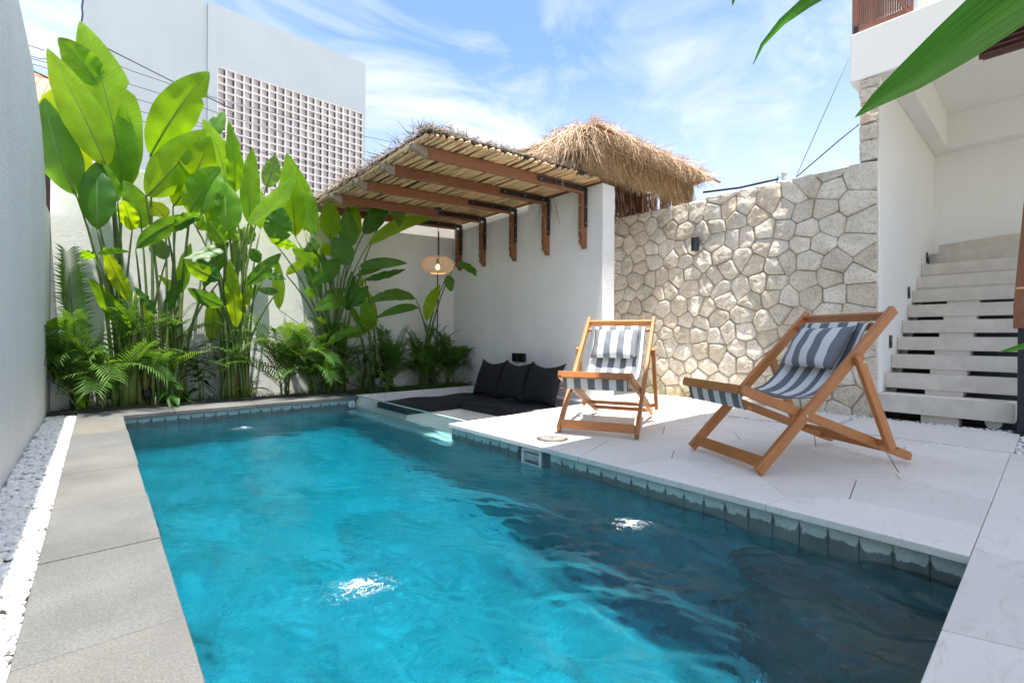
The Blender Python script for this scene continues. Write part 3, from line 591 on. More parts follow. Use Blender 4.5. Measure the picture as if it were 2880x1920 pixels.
MB().lathe([(.02, -.05), (.02, -.031)], (0, 0, 0), 12, 'x').build('cap', M['whiteplastic'], t_)
o = MB().tube([(6.6, .44, -.02), (6.63, .55, .03), (6.7, .7, .02), (6.8, .8, -.03), (6.9, 1.0, -.03)], .018, 8).build('hose', M['blackplastic'], smooth=True); tag(o, 'black hose lying among pebbles under the stairs', 'hose')

# wall light on the stone wall
t_ = thing('wall_light', 'black cylinder wall light high on the rubble stone wall', 'wall light', None, (6.29, 3.33, 2.15))
MB().lathe([(.05, -.095), (.053, -.09), (.053, .09), (.05, .095)], (0, 0, 0), 20).build('body', M['blackmetal'], t_, smooth=False)
MB().box(.05, .09, -.025, .025, -.03, .03).build('bracket', M['blackmetal'], t_)

# ------------------------------------------------------------------ pebbles and stepping slabs
b = MB(); b.box(-.41, -.168, -.5, 6.945, -.07, -.045); b.box(5.1, 6.7, -2.6, 6.5, -.07, -.045); b.box(5.0, 5.1, 3.5, 6.5, -.07, -.045); struct('pebble_bed', b, M['gravel_bed'])
def ico(sub):
    bm = bmesh.new(); bmesh.ops.create_icosphere(bm, subdivisions=sub, radius=1); v = [tuple(x.co) for x in bm.verts]; f_ = [tuple(q_.index for q_ in x.verts) for x in bm.faces]; bm.free(); return v, f_
def pebbles(name, area, n_, sub, seed, size, skip=lambda x, y: False):
    r_ = random.Random(seed); v0, f0 = ico(sub); B = MB(); v0 = np.array(v0)
    while n_ > 0:
        x = r_.uniform(area[0], area[1]); y = area[2] + (area[3] - area[2]) * (r_.random() ** 1.35); n_ -= 1
        if skip(x, y): continue
        s_ = size * r_.uniform(.65, 1.25); a, e1, e2 = r_.uniform(0, 6.28), r_.uniform(.6, .85), r_.uniform(.42, .62)
        tl = r_.gauss(0, .22); q_ = v0 * np.array([s_, s_ * e1, s_ * e2])
        q_ = np.stack([q_[:, 0] * math.cos(tl) - q_[:, 2] * math.sin(tl), q_[:, 1], q_[:, 0] * math.sin(tl) + q_[:, 2] * math.cos(tl)], -1)
        q_ = np.stack([q_[:, 0] * math.cos(a) - q_[:, 1] * math.sin(a), q_[:, 0] * math.sin(a) + q_[:, 1] * math.cos(a), q_[:, 2]], -1) + np.array([x, y, -.034 + r_.uniform(0, .022)])
        B.add([tuple(z) for z in q_.tolist()], f0)
    o = B.build(name, M['pebble'], smooth=True); o['kind'] = 'stuff'; o['label'] = 'loose white river pebbles'; o['category'] = 'pebbles'; return o
pebbles('pebbles', (-.40, -.176, .9, 6.93), 5600, 2, 4, .0175)
slabs = [(5.19, 6.24, .215, 1.375), (5.22, 6.26, 1.46, 2.56), (5.30, 6.27, 2.66, 3.62), (5.34, 6.27, 3.74, 4.7), (5.2, 6.24, -1.1, .13)]
pebbles('pebbles', (5.105, 6.42, -.6, 4.6), 6200, 1, 9, .018, lambda x, y: any(a - .012 < x < c + .012 and d - .012 < y < e + .012 for a, c, d, e in slabs))
for i, (a, c, d, e) in enumerate(slabs):
    o = MB().box(a, c, d, e, -.045, -.004 - .0).build('stepping_slab', M['limestone'], bev=.004)
    tag(o, ['pale stone stepping slab in front of the lowest stair', 'pale stepping slab beside the rubble wall, next after the one before the stairs', 'stepping slab behind the striped deckchairs at the rubble wall foot', 'farthest pale stepping slab at the end of the white wall', 'pale stone stepping slab to the right of the stair railing'][i], 'slab', 'stepping slabs in the pebbles')
# planting bed
b = MB(); b.box(-.405, 5.0, 6.965, 7.4, -.3, -.012); b.box(2.791, 5.0, 6.621, 6.964, -.3, -.03); struct('soil', b, M['soil'])
o = MB().box(-.40, 2.79, 6.946, 6.962, -.05, .032).box(2.77, 2.786, 6.63, 6.945, -.05, .02).build('bed_edging', M['steel']); tag(o, 'low black metal edging strip between coping and plants', 'edging')

# ------------------------------------------------------------------ glass pane and pool fittings
o = MB().box(2.752, 2.772, 3.882, 6.495, -.358, .0).build('glass_panel', M['glass'], bev=.002); tag(o, 'clear frameless glass panel between pool and sunken seat', 'glass panel'); MB().box(2.750, 2.774, 3.882, 6.495, .0015, .007).build('polished_edge', simple('green_glass_edge', (.52, .74, .70), .2, .05), o)
t_ = thing('pool_skimmer', 'white rectangular skimmer mouth in the pool wall under the deck', 'skimmer')
MB().box(2.585, 2.60, 2.625, 2.645, -.19, -.045).box(2.585, 2.60, 2.825, 2.845, -.19, -.045).box(2.585, 2.60, 2.645, 2.825, -.065, -.045).box(2.585, 2.60, 2.645, 2.825, -.19, -.172).build('frame', M['whiteplastic'], t_, bev=.002)
MB().box(2.601, 2.72, 2.635, 2.643, -.18, -.05).box(2.601, 2.72, 2.827, 2.835, -.18, -.05).box(2.712, 2.72, 2.644, 2.826, -.18, -.05).box(2.601, 2.711, 2.644, 2.826, -.058, -.05).build('throat', M['whiteplastic'], t_)
b = MB(); b.beam((2.63, 2.65, -.13), (2.63, 2.82, -.13), .012, .10, (-.5, 0, 1)); b.build('weir_flap', M['whiteplastic'], t_, bev=.003)
t_ = thing('pool_nozzle', 'round white slotted fitting on the back pool wall', 'pool fitting', None, (2.68, 6.485, -.112))
MB().lathe([(.048, .0), (.048, -.012), (.038, -.016), (.036, -.012), (.028, -.012), (.026, -.017), (.004, -.018)], (0, 0, 0), 24, 'y').build('bezel', M['whiteplastic'], t_)
for i in range(5): MB().box(-.018 + abs(i - 2) * .004, .018 - abs(i - 2) * .004, -.0195, -.0172, -.014 + i * .007 - .0015, -.014 + i * .007 + .0015).build('slot', M['blackplastic'], t_)
t_ = thing('drain_cover', 'round white cover set in the deck before a deckchair', 'cover', None, (2.85, 2.755, .0))
MB().lathe([(.118, .001), (.118, .006), (.112, .009), (.105, .009)], (0, 0, 0), 40).build('ring', simple('grey_plastic_ring', (.15, .15, .14), .5, .05), t_)
MB().lathe([(.131, .0013), (.131, .0030)], (0, 0, 0), 40).lathe([(.1055, .0092), (.1055, .0096)], (0, 0, 0), 40).build('gap', M['steel'], t_)
MB().lathe([(.103, .002), (.103, .010), (.1, .0115)], (0, 0, 0), 40).build('lid', simple('cream_plastic', (.24, .235, .205), .5, .05), t_)
MB().lathe([(.011, .0117), (.011, .0125)], (0, 0, 0), 12).build('finger_hole', M['blackplastic'], t_)

# ------------------------------------------------------------------ lean-to canopy of poles on the side wall
cn = thing('bamboo_canopy', 'lean-to canopy of bamboo poles on wooden brackets over the seat', 'canopy')
def zr(x): return 2.655 + (x - 2.45) * (2.775 - 2.655) / (4.9 - 2.45)   # underside of the beams
by = [4.225, 4.93, 5.66, 6.45, 7.16]
for y in by:
    o = MB().beam((2.52, y, zr(2.52) + .055), (4.88, y, zr(4.88) + .055), .062, .11).build('beam', M['beam'], cn, bev=.004)
    b = MB(); hook = [(2.519, .0), (2.519, .10), (2.40, .115), (2.33, .10), (2.35, .055), (2.40, .05), (2.45, .02)]
    b.prism([(x, zr(2.52) - .002 + z) for x, z in hook], y - .029, y + .029, Matrix(((1, 0, 0, 0), (0, 0, 1, 0), (0, 1, 0, 0), (0, 0, 0, 1)))); oo = b.build('beam_end', M['pole_weathered'], o, bev=.006); fixn(oo.data)
    pp = [(4.885, 2.775), (4.998, 2.775), (4.998, 2.04), (4.955, 2.04), (4.93, 2.075), (4.925, 2.12), (4.935, 2.15), (4.915, 2.165), (4.905, 2.19), (4.885, 2.195)]
    pp = [(4.885, 2.776), (4.998, 2.776), (4.998, 2.042), (4.962, 2.042), (4.925, 2.095), (4.89, 2.12), (4.89, 2.155), (4.905, 2.17), (4.905, 2.185), (4.885, 2.19)]
    b = MB(); b.prism(pp, y - .031, y + .031, Matrix(((1, 0, 0, 0), (0, 0, 1, 0), (0, 1, 0, 0), (0, 0, 0, 1)))); po = b.build('post', M['post'], cn, bev=.004); fixn(po.data)
    br = MB().beam((4.05, y - .034, zr(4.05) + .060), (4.935, y - .034, zr(4.935) + .060), .006, .065).box(4.935, 4.997, y - .037, y - .031, 2.33, 2.86).build('steel_bracket', M['steel'], cn)
    for (x, z) in ((4.12, zr(4.12) + .06), (4.5, zr(4.5) + .06), (4.85, zr(4.85) + .06), (4.965, 2.6), (4.965, 2.38)): MB().lathe([(.008, -.006), (.008, 0)], (x, y - .037, z), 8, 'y').build('bolt', M['bolt'], br)
    for z in (2.62, 2.28): MB().lathe([(.012, -.004), (.012, 0)], (4.8855, y, z), 10, 'x').build('bolt', M['bolt'], po)
r_ = random.Random(8); npole = 58
for i in range(npole):
    x = 2.38 + (4.97 - 2.38) * (i + .5) / npole; rad = r_.uniform(.0155, .0215); ye = 3.95 + r_.uniform(-.03, .05); P = []; wv = r_.uniform(.008, .034) * (1 if i % 3 else 1.6); ph = r_.uniform(0, 6)
    for q_ in range(12):
        t_ = q_ / 11; y = ye + (7.32 - ye) * t_
        P.append((x + wv * math.sin(ph + t_ * r_.uniform(6, 8)) * .9, y, zr(x) + .112 + rad + abs(.4 * wv * math.sin(ph * 2 + t_ * 7))))
    MB().tube(P, [rad * r_.uniform(.9, 1.08) for _ in P], 7).build('bamboo_pole', M['bamboo'], cn, smooth=True)
b = MB(); b.add([(2.38, 3.97, zr(2.38) + .165), (4.99, 3.97, zr(4.99) + .165), (4.99, 7.35, zr(4.99) + .165), (2.38, 7.35, zr(2.38) + .165), (2.38, 3.97, zr(2.38) + .185), (4.99, 3.97, zr(4.99) + .185), (4.99, 7.35, zr(4.99) + .185), (2.38, 7.35, zr(2.38) + .185)], [(0, 3, 2, 1), (4, 5, 6, 7), (0, 1, 5, 4), (1, 2, 6, 5), (2, 3, 7, 6), (3, 0, 4, 7)]); b.build('roof_felt', M['darkfelt'], cn)
def strand(B, p0, d, L, wd, sag, r_, k=4):
    d = Vector(d).normalized(); sd = d.cross(Vector((r_.gauss(0, 1), r_.gauss(0, 1), r_.gauss(0, 1)))).normalized(); L1, L2 = [], []
    cx_, cy_ = r_.gauss(0, .12), r_.gauss(0, .12)
    for i in range(k + 1):
        t_ = i / k; p_ = Vector(p0) + d * (L * t_) + Vector((cx_ * t_ * t_ * L, cy_ * t_ * t_ * L, -sag * t_ * t_)); w_ = wd * (1 - .75 * t_)
        L1.append(p_ - sd * w_); L2.append(p_ + sd * w_)
    B.grid([L1, L2])
B = MB(); r_ = random.Random(3)
for i in range(3600):   # grey thatch along the low eave and the near edge
    y = r_.uniform(3.92, 7.3); dx = abs(r_.gauss(0, .28)); x = 2.30 + dx; L = r_.uniform(.06, .19)
    strand(B, (x + .1, y, zr(x) + .19 + r_.uniform(-.02, .06)), (-1, r_.gauss(0, .55), r_.gauss(.05, .35)), L, r_.uniform(.002, .006), r_.uniform(.0, .16) if dx < .25 else .02, r_)
for i in range(2200):
    x = r_.uniform(2.32, 4.95); y = 3.98 + abs(r_.gauss(0, .12)); L = r_.uniform(.05, .14)
    strand(B, (x, y, zr(x) + .185 + r_.uniform(0, .035)), (r_.gauss(0, .8), -.6, r_.gauss(.25, .3)), L, r_.uniform(.0015, .004), r_.uniform(0, .09) * (r_.random() < .5), r_)
for i in range(1500):
    x = r_.uniform(2.32, 4.95); y = r_.uniform(3.95, 7.3); strand(B, (x, y, zr(x) + .19), (r_.gauss(-.6, .6), r_.gauss(0, .6), r_.gauss(.15, .1)), r_.uniform(.1, .25), r_.uniform(.003, .006), .0, r_)
o = B.build('thatch', M['thatch'], cn); o['kind'] = 'stuff'
MB().box(5.002, 5.06, 3.98, 7.40, 2.877, 3.03).build('wall_plate', M['beam'], cn)
# pendant lamp
t_ = thing('pendant_lamp', 'woven rattan pendant lamp with glowing bulb hanging from the canopy', 'lamp', None, (3.70, 5.885, 1.875))
B = MB(); a_, c_ = .232, .118; nn = 46
for fam in (1, -1):
    for i in range(nn):
        P = []; off = 2 * math.pi * i / nn; tilt = .82 + .05 * math.sin(i * 2.4)
        for q_ in range(15):
            s_ = -1.38 + 2.76 * q_ / 14; az = off + fam * tilt * math.tan(s_ * .72); rr_ = a_ * (.30 + .70 * math.cos(s_) ** .8) if abs(s_) < 1.5 else a_ * .3
            P.append((rr_ * math.cos(az), rr_ * math.sin(az), c_ * math.sin(s_) * 1.0))
        B.tube(P, .0017, 4, False)
for zc in (-1, 1):
    for rr_ in (.30, .33): B.tube([(a_ * (rr_ + .2) * math.cos(q_ * .3142), a_ * (rr_ + .2) * math.sin(q_ * .3142), zc * c_ * .97) for q_ in range(21)], .004, 5, False)
B.build('shade', M['rattan'], t_, smooth=True)
MB().lathe([(.004, .045), (.012, .04), (.026, .015), (.028, -.005), (.02, -.025), (.006, -.034)], (0, 0, -.035), 14).build('bulb', M['bulb'], t_, smooth=True)
MB().lathe([(.018, .012), (.02, .02), (.02, .075), (.012, .09)], (0, 0, 0), 14).build('socket', M['blackplastic'], t_)
MB().tube([(0, 0, .09), (0, 0, .4), (.002, 0, .79)], .0035, 6).build('cord', M['wire'], t_)
MB().lathe([(.055, .79), (.055, .815), (.05, .82)], (0, 0, 0), 20).build('canopy_plate', M['blackmetal'], t_)
pl_ = bpy.data.lights.new('bulb_light', 'POINT'); pl_.energy = 0.5; pl_.color = (1, .75, .45); pl_.shadow_soft_size = .03; po_ = bpy.data.objects.new('bulb_light', pl_); C.objects.link(po_); po_.location = (3.70, 5.885, 1.80)
o = MB().tube([(4.66, 7.385, 2.75), (4.665, 7.385, 2.4), (4.64, 7.387, 1.9), (4.645, 7.387, 1.4), (4.635, 7.387, .8), (4.64, 7.385, .3)], .011, 6).build('cable', M['wire'], smooth=True); tag(o, 'black cable running down the white wall behind the pendant lamp', 'cable')
ot = thing('outlet', 'twin black weatherproof outlet box on the white wall above the pillows', 'outlet', None, (5.0, 5.54, .52))
for dy in (-.078, .078):
    MB().box(-.05, -.001, dy - .07, dy + .07, -.068, .068).build('cover', M['blackplastic'], ot, bev=.014, seg=3)
    MB().box(-.055, -.0505, dy - .045, dy - .035, -.03, .04).build('hinge', M['steel'], ot)

# ------------------------------------------------------------------ thatched gate roof beyond the side wall
gt = thing('gate_roof', 'shaggy golden thatched gate roof with straw fringe above the walls', 'roof')
MB().box(4.56, 7.75, 3.66, 3.69, 3.40, 3.42).box(4.6, 4.64, 3.8, 5.0, 3.33, 3.37).box(7.3, 7.34, 3.8, 5.0, 3.33, 3.37).build('frame', M['beam'], gt)
B = MB(); r_ = random.Random(14)
gx0, gx1, gy = 4.60, 7.25, 3.90
for i in range(2600):
    x = r_.uniform(gx0, gx1); t_ = (x - gx0) / (gx1 - gx0); y = gy + r_.uniform(-.035, .035); zt = 3.36 + .02 * t_
    strand(B, (x, y, zt + r_.uniform(-.02, .02)), (r_.gauss(0, .05), r_.gauss(0, .03), -1), r_.uniform(.36, .50), r_.uniform(.003, .007), 0, r_, 2)
o = B.build('straw_fringe', M['straw'], gt); o['kind'] = 'stuff'
B = MB()
for i in range(46):     # reed mat of the eave, bound canes side by side
    x = gx0 - .05 + i * (gx1 + .30 - gx0) / 45
    B.beam((x, 3.70, 3.405), (x, 5.1, 3.50), .058, .02)
o = B.build('reed_mat', M['straw'], gt)
B = MB()
for q_ in range(6): B.tube([(gx0 + (gx1 + .25 - gx0) * i / 30, 3.74 + q_ * .05, 3.418 + q_ * .0085 - .006 + .003 * math.sin(i * 3)) for i in range(31)], .004, 4)
B.tube([(gx0 + (gx1 - gx0) * i / 40, 3.865, 3.315 + .003 * math.sin(i * 2.6)) for i in range(41)], .006, 5)
B.build('binding', M['strawpale'], gt)
B = MB()
for i in range(4200):   # loose straw heaped on top
    x = r_.uniform(gx0 - .15, gx1 + .1); t_ = (x - gx0) / (gx1 - gx0); hump = .0 + .02 * max(0, 1 - t_ * 1.1)
    y = 3.78 + abs(r_.gauss(0, .34)); z = 3.41 + hump * math.exp(-((y - 4.05) / .35) ** 2) + (y - 3.78) * .05 + r_.uniform(-.02, .03)
    strand(B, (x, y, z), (r_.gauss(0, .9), r_.gauss(-.7, .6), r_.gauss(.0, .25)), r_.uniform(.10, .26), r_.uniform(.002, .007), r_.uniform(.02, .22) * (y < 4.05), r_)
for i in range(420):    # long bundle drooping over the near end
    x = gx0 + r_.uniform(-.25, .18); y = 3.80 + abs(r_.gauss(0, .45)); z = 3.40 + r_.uniform(-.08, .05) - max(0, y - 4.2) * .12
    strand(B, (x, y, z), (r_.gauss(-.7, .6), r_.gauss(-.3, .5), r_.gauss(.0, .2)), r_.uniform(.2, .5), r_.uniform(.003, .008), r_.uniform(.15, .5), r_, 6)
for i in range(1100):
    x = gx0 + r_.uniform(-.35, .3); y = r_.uniform(3.85, 4.9); z = 3.37 - max(0, gx0 - .05 - x) * .6 + r_.uniform(-.12, .04)
    strand(B, (x, y, z), (r_.gauss(-.8, .4), r_.gauss(0, .5), r_.gauss(-.1, .3)), r_.uniform(.15, .35), r_.uniform(.003, .008), r_.uniform(.05, .25), r_, 4)
for i in range(1300):   # tufts along the front lip, curling over the fringe
    x = r_.uniform(gx0 - .1, gx1 + .2); up_ = r_.random() < .35
    strand(B, (x, 3.70 + abs(r_.gauss(0, .08)), 3.43 + r_.uniform(-.01, .06)), (r_.gauss(0, .7), -.7, r_.uniform(.2, 1.0) if up_ else r_.uniform(-.2, .3)), r_.uniform(.08, .17) if up_ else r_.uniform(.12, .34), r_.uniform(.002, .006), 0 if up_ else r_.uniform(.05, .28), r_, 4)
o = B.build('loose_straw', M['strawpale'], gt); o['kind'] = 'stuff'
B = MB(); B.box(gx0 - .1, 5.0, 4.3, 5.3, 3.25, 3.42); B.build('thatch_core', M['reed'], gt, bev=.1)
B = MB()
for i in range(900):
    x = r_.uniform(5.0, 7.9); strand(B, (x, 4.95 + r_.uniform(-.02, .02), 3.49), (r_.gauss(0, .03), 0, -1), r_.uniform(.85, 1.05), r_.uniform(.006, .011), 0, r_, 2)
o = B.build('reed_screen', M['reed'], gt); o['kind'] = 'stuff'
B = MB()
for i in range(150):
    x = r_.uniform(7.15, 7.75); strand(B, (x, 4.4 + r_.uniform(-.02, .02), 3.36), (r_.gauss(0, .03), 0, -1), r_.uniform(.40, .5), r_.uniform(.006, .011), 0, r_, 2)
o = B.build('reed_screen', M['straw'], gt); o['kind'] = 'stuff'
MB().box(5.02, 5.09, 3.97, 4.04, 2.876, 3.36).box(5.36, 5.43, 4.2, 4.27, -.1, 3.36).box(7.2, 7.27, 4.8, 4.87, -.1, 3.33).build('post', M['post'], gt)

# ------------------------------------------------------------------ buildings behind
bd = thing('building', 'big pale blue-grey building with a breeze block screen behind the plants', 'building')
SX0, SX1, SZ0, SZ1 = 2.26, 6.10, 4.05, 7.65
b = MB(); b.box(2.06, SX0 - .001, 14, 16, -.1, 9.2); b.box(SX0, SX1, 14, 16, SZ1, 9.2); b.box(SX0, SX1, 14, 16, -.1, SZ0 - .02); b.box(SX1 + .001, 6.185, 14.0, 16, -.1, 9.2); b.box(SX0, SX1, 14.35, 16, SZ0, SZ1 - .01)
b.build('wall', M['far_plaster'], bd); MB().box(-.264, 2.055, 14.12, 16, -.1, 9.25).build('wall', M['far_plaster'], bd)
MB().box(SX0 + .01, SX1 - .01, 14.30, 14.34, SZ0, SZ1 - .02).build('screen_shade_sheet', M['shade_dark'], bd)  # dark sheet painting the unlit space behind the block slits
q_ = .2; B = MB()
B.box(0, q_, 0, .10, 0, .018).box(0, q_, 0, .10, q_ - .018, q_).box(0, .018, 0, .10, .0185, q_ - .0185).box(q_ - .018, q_, 0, .10, .0185, q_ - .0185)
B.add([(.0185, .02, .0185), (.155, .085, .0185), (.155, .085, q_ - .0185), (.0185, .02, q_ - .0185)], [(0, 1, 2, 3)])
bk_ = B.mesh('breeze_block', M['breeze']); ncol = 19; pit_ = (SX1 - SX0) / ncol
rowz = [SZ1 - .004 - (k + 1) * .2 for k in range(18)]
low = MB()
for ri, z in enumerate(rowz):
    for i in range(ncol):
        x = SX0 + i * pit_
        if ri < 15: o = link('breeze_block', bk_, bd); o.location = (x, 13.995, z); o.scale = (pit_ / q_, 1, 1)
        else: low.add([(vx * pit_ / q_ + x, vy + 13.995, vz + z) for vx, vy, vz in B.v], B.f)
o = low.build('breeze_blocks', M['breeze'], bd); o['kind'] = 'stuff'
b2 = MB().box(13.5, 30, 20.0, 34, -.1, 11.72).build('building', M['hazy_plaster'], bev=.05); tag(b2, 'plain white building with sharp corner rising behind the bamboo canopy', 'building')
th = thing('tiled_house', 'house with orange clay tile roof at the far left', 'house')
MB().box(-9, -.2, 16.4, 21, -.1, 6.2).build('wall', M['darkslat'], th)
MB().add([(-9, 15.8, 6.28), (-.6, 15.8, 6.28), (-.6, 19.0, 8.1), (-9, 19.0, 8.1), (-9, 15.8, 6.22), (-.6, 15.8, 6.22), (-.6, 19.0, 8.04), (-9, 19.0, 8.04)], [(0, 1, 2, 3), (7, 6, 5, 4), (0, 4, 5, 1), (1, 5, 6, 2)]).build('roof', M['brick_tile'], th)
tm = MB().beam((0, 0, 0), (0, .30, .170), .19, .022).mesh('roof_tile', M['brick_tile'])
B = MB()
for r0 in range(12):
    for i in range(12):
        if r0 < 12:
            o = link('roof_tile', tm, th); o.location = (-2.75 + i * .2, 15.76 + r0 * .26, 6.285 + r0 * .148 + .02)
MB().tube([(-9, 19.0, 8.14), (-.6, 19.0, 8.14)], .09, 8).build('ridge', M['brick_tile'], th)
MB().box(-2.8, -.5, 15.72, 15.79, 6.12, 6.24).build('fascia', M['darkslat'], th)

# cables across the sky
wl = ['thin black overhead wire ending at the tall plant, highest at left', 'thick black overhead wire crossing the blank grey building wall', 'black overhead wire running from left sky across the breeze screen', 'second black overhead wire crossing the breeze block screen', 'third black overhead wire low across the breeze block screen', 'short black overhead wire behind the diagonal leaf', 'lowest black overhead wire on the blank grey wall', 'thick black wire bundle in front of the orange tile roof']
WIRES = [[(-0.961,12.000,5.967),(-0.734,12.000,5.955)],
[(0.034,11.600,6.175),(1.079,11.600,5.902),(1.422,11.600,5.848),(2.137,11.600,5.675)],
[(-0.954,12.200,5.874),(-0.817,12.200,5.864),(0.166,12.200,6.180),(0.533,12.200,6.124),(1.456,12.200,6.070),(1.856,12.200,6.065),(5.120,12.200,6.157),(6.862,12.200,6.306)],
[(-0.961,12.300,5.871),(-0.824,12.300,5.869),(0.250,12.300,5.899),(1.145,12.300,5.864),(2.118,12.300,5.784),(5.163,12.300,5.718),(5.665,12.300,5.455)],
[(-0.955,12.400,5.812),(-0.823,12.400,5.816),(0.303,12.400,5.675),(1.155,12.400,5.650),(2.817,12.400,5.180),(5.208,12.400,5.190)],
[(0.329,12.400,5.443),(1.103,12.400,5.427),(2.817,12.400,5.429)],
[(0.338,12.400,5.255),(0.819,12.400,5.238)],
[(-0.669,9.000,4.363),(-0.519,9.000,4.323)]]
for i, P in enumerate(WIRES):
    a, c = Vector(P[0]), Vector(P[-1]); a2 = a + (a - Vector(P[1])) * 2; Q = [a2] if i in (0, 2, 3, 4) else []
    Q += [Vector(p_) for p_ in P]
    o = MB().tube(Q, .011 if i in (1, 7) else .0065, 5).build('overhead_wire', M['wire'], smooth=True); tag(o, wl[i], 'wire', 'overhead wires')
for i, P in enumerate([[(7.200,1.763,4.391),(7.200,2.353,3.059)],
[(7.600,1.738,3.677),(7.600,1.961,3.534),(7.600,2.484,3.166)],
[(7.300,3.731,3.166),(7.300,3.161,3.107),(7.300,2.805,3.107),(7.300,2.614,3.106)]]):
    o = MB().tube(P, (.004, .008, .016)[i], 5).build('overhead_wire', M['wire'], smooth=True); tag(o, ['fine wire dropping steeply from the balcony corner', 'sagging wire from the stone pier down to the wall top', 'thick twisted cable from the thatch to the white stub pole'][i], 'wire', 'overhead wires')
P = [Vector(p_) for p_ in [(-0.255,13.500,8.333),(-0.254,13.500,7.885),(-0.271,13.500,7.728),(-0.259,13.500,7.584),(-0.281,13.500,7.350),(-0.290,13.500,6.526)]]; o = MB().tube(P, .016, 6).build('overhead_wire', simple('blue_cable', (.03, .05, .14), .5), smooth=True); tag(o, 'blue-black twisted cable hanging at the edge of the grey building', 'wire', 'overhead wires')
sp_ = thing('stub_pole', 'short white stub pole standing behind the stone wall', 'pole', None, (7.3, 2.54, 2.75))
MB().lathe([(.032, -2.8), (.032, .40), (.036, .40), (.036, .43), (.02, .44)], (0, 0, 0), 14).build('tube', M['whiteplastic'], sp_)
MB().tube([(0, .04, .36), (0, .09, .40), (0, .10, .32), (0, .05, .28)], .006, 5).build('clamp', M['steel'], sp_)

# ------------------------------------------------------------------ cushions and pillows
def cushion(x0, x1, y0, y1, z0, z1, seed):
    r_ = np.random.RandomState(seed); bm = bmesh.new(); bmesh.ops.create_cube(bm, size=1)
    bmesh.ops.subdivide_edges(bm, edges=bm.edges, cuts=14, use_grid_fill=True)
    for v in bm.verts:
        u = v.co.copy(); d = Vector((max(0, abs(u.x) - .47), max(0, abs(u.y) - .47), max(0, abs(u.z) - .38)))
        x = (x0 + x1) / 2 + u.x * (x1 - x0) * (1 - .012 * (abs(u.z) / .5) ** 6); y = (y0 + y1) / 2 + u.y * (y1 - y0) * (1 - .012 * (abs(u.z) / .5) ** 6)
        z = (z0 + z1) / 2 + u.z * (z1 - z0) + (.010 * math.sin(x * 7 + seed) * math.sin(y * 6) - .006 * ((abs(u.x) * 2) ** 8 + (abs(u.y) * 2) ** 8)) * (u.z > .3)
        v.co = (x, y, z)
    me = bpy.data.meshes.new('cushion'); bm.to_mesh(me); bm.free(); me.materials.append(M['blackfabric']); me.polygons.foreach_set('use_smooth', [True] * len(me.polygons)); return me
o = link('seat_cushion', cushion(3.10, 4.79, 5.665, 6.54, -.20, -.10, 1)); tag(o, 'long black seat cushion on the bench under the plants', 'cushion', 'black seat cushions')
o = link('seat_cushion', cushion(3.95, 4.79, 3.96, 5.655, -.20, -.10, 2)); tag(o, 'black seat cushion under the three big pillows', 'cushion', 'black seat cushions')
def pillow_bm(wd, ht, th, n_=18, horn=.06, sag=.03, seed=0):
    r_ = random.Random(seed); F_ = []; Bk = []
    def pt(i, j, s):
        u, v = -1 + 2 * i / n_, -1 + 2 * j / n_
        e = (1 - abs(u) ** 2.6) * (1 - abs(v) ** 2.6); h = th * max(0, e) ** .55
        pin = 1 - horn * (1 - abs(v) ** 2) * abs(u) ** 3; pin2 = 1 - horn * (1 - abs(u) ** 2) * abs(v) ** 3
        wr = .006 * math.sin(5 * u + 3 * v + seed) * math.sin(4 * v - seed) * (e > .02)
        return (u * wd / 2 * pin, s * (h / 2 + wr), v * ht / 2 * pin2 - sag * (1 - u * u) * max(0, v) ** 2)
    P1 = [[pt(i, j, -1) for i in range(n_ + 1)] for j in range(n_ + 1)]; P2 = [[pt(i, j, 1) for i in range(n_ + 1)] for j in range(n_ + 1)]
    return P1, P2, n_
for (ym, zm, xt, xb, yr, lab, sd_) in ((5.86, .195, 4.76, 4.54, .64, 'big black square pillow nearest the plants', 1), (5.25, .20, 4.74, 4.52, .63, 'big black square pillow in the middle of three', 5), (4.64, .20, 4.72, 4.50, .66, 'big black square pillow beside the striped deckchair', 9)):
    P1, P2, n_ = pillow_bm(yr, .62, .21, 18, .13, .045, sd_)
    B = MB(); B.grid(P1); B.grid([r0[::-1] for r0 in P2]); me = B.mesh('scatter_pillow', M['blackfabric'], True)
    bm = bmesh.new(); bm.from_mesh(me); bmesh.ops.remove_doubles(bm, verts=bm.verts, dist=.0005); bmesh.ops.recalc_face_normals(bm, faces=bm.faces); bm.to_mesh(me); bm.free()
    o = link('scatter_pillow', me); th_ = math.atan2(xt - xb, .58)
    # local: x across, -y front, z up -> across lies along -Y, front faces -X, leaning back
    o.matrix_world = Matrix.Translation(((xt + xb) / 2, ym, zm)) @ Matrix.Rotation(-math.pi / 2, 4, 'Z') @ Matrix.Rotation(-th_, 4, 'X')
    tag(o, lab, 'pillow', 'black scatter pillows')
    P = [Vector(P1[0][i]) for i in range(n_ + 1)]
    B = MB(); B.tube([P1[0][i] for i in range(n_ + 1)] + [P1[j][n_] for j in range(n_ + 1)] + [P1[n_][n_ - i] for i in range(n_ + 1)] + [P1[n_ - j][0] for j in range(n_ + 1)], .004, 5); B.build('piping', M['blackfabric'], o, smooth=True)

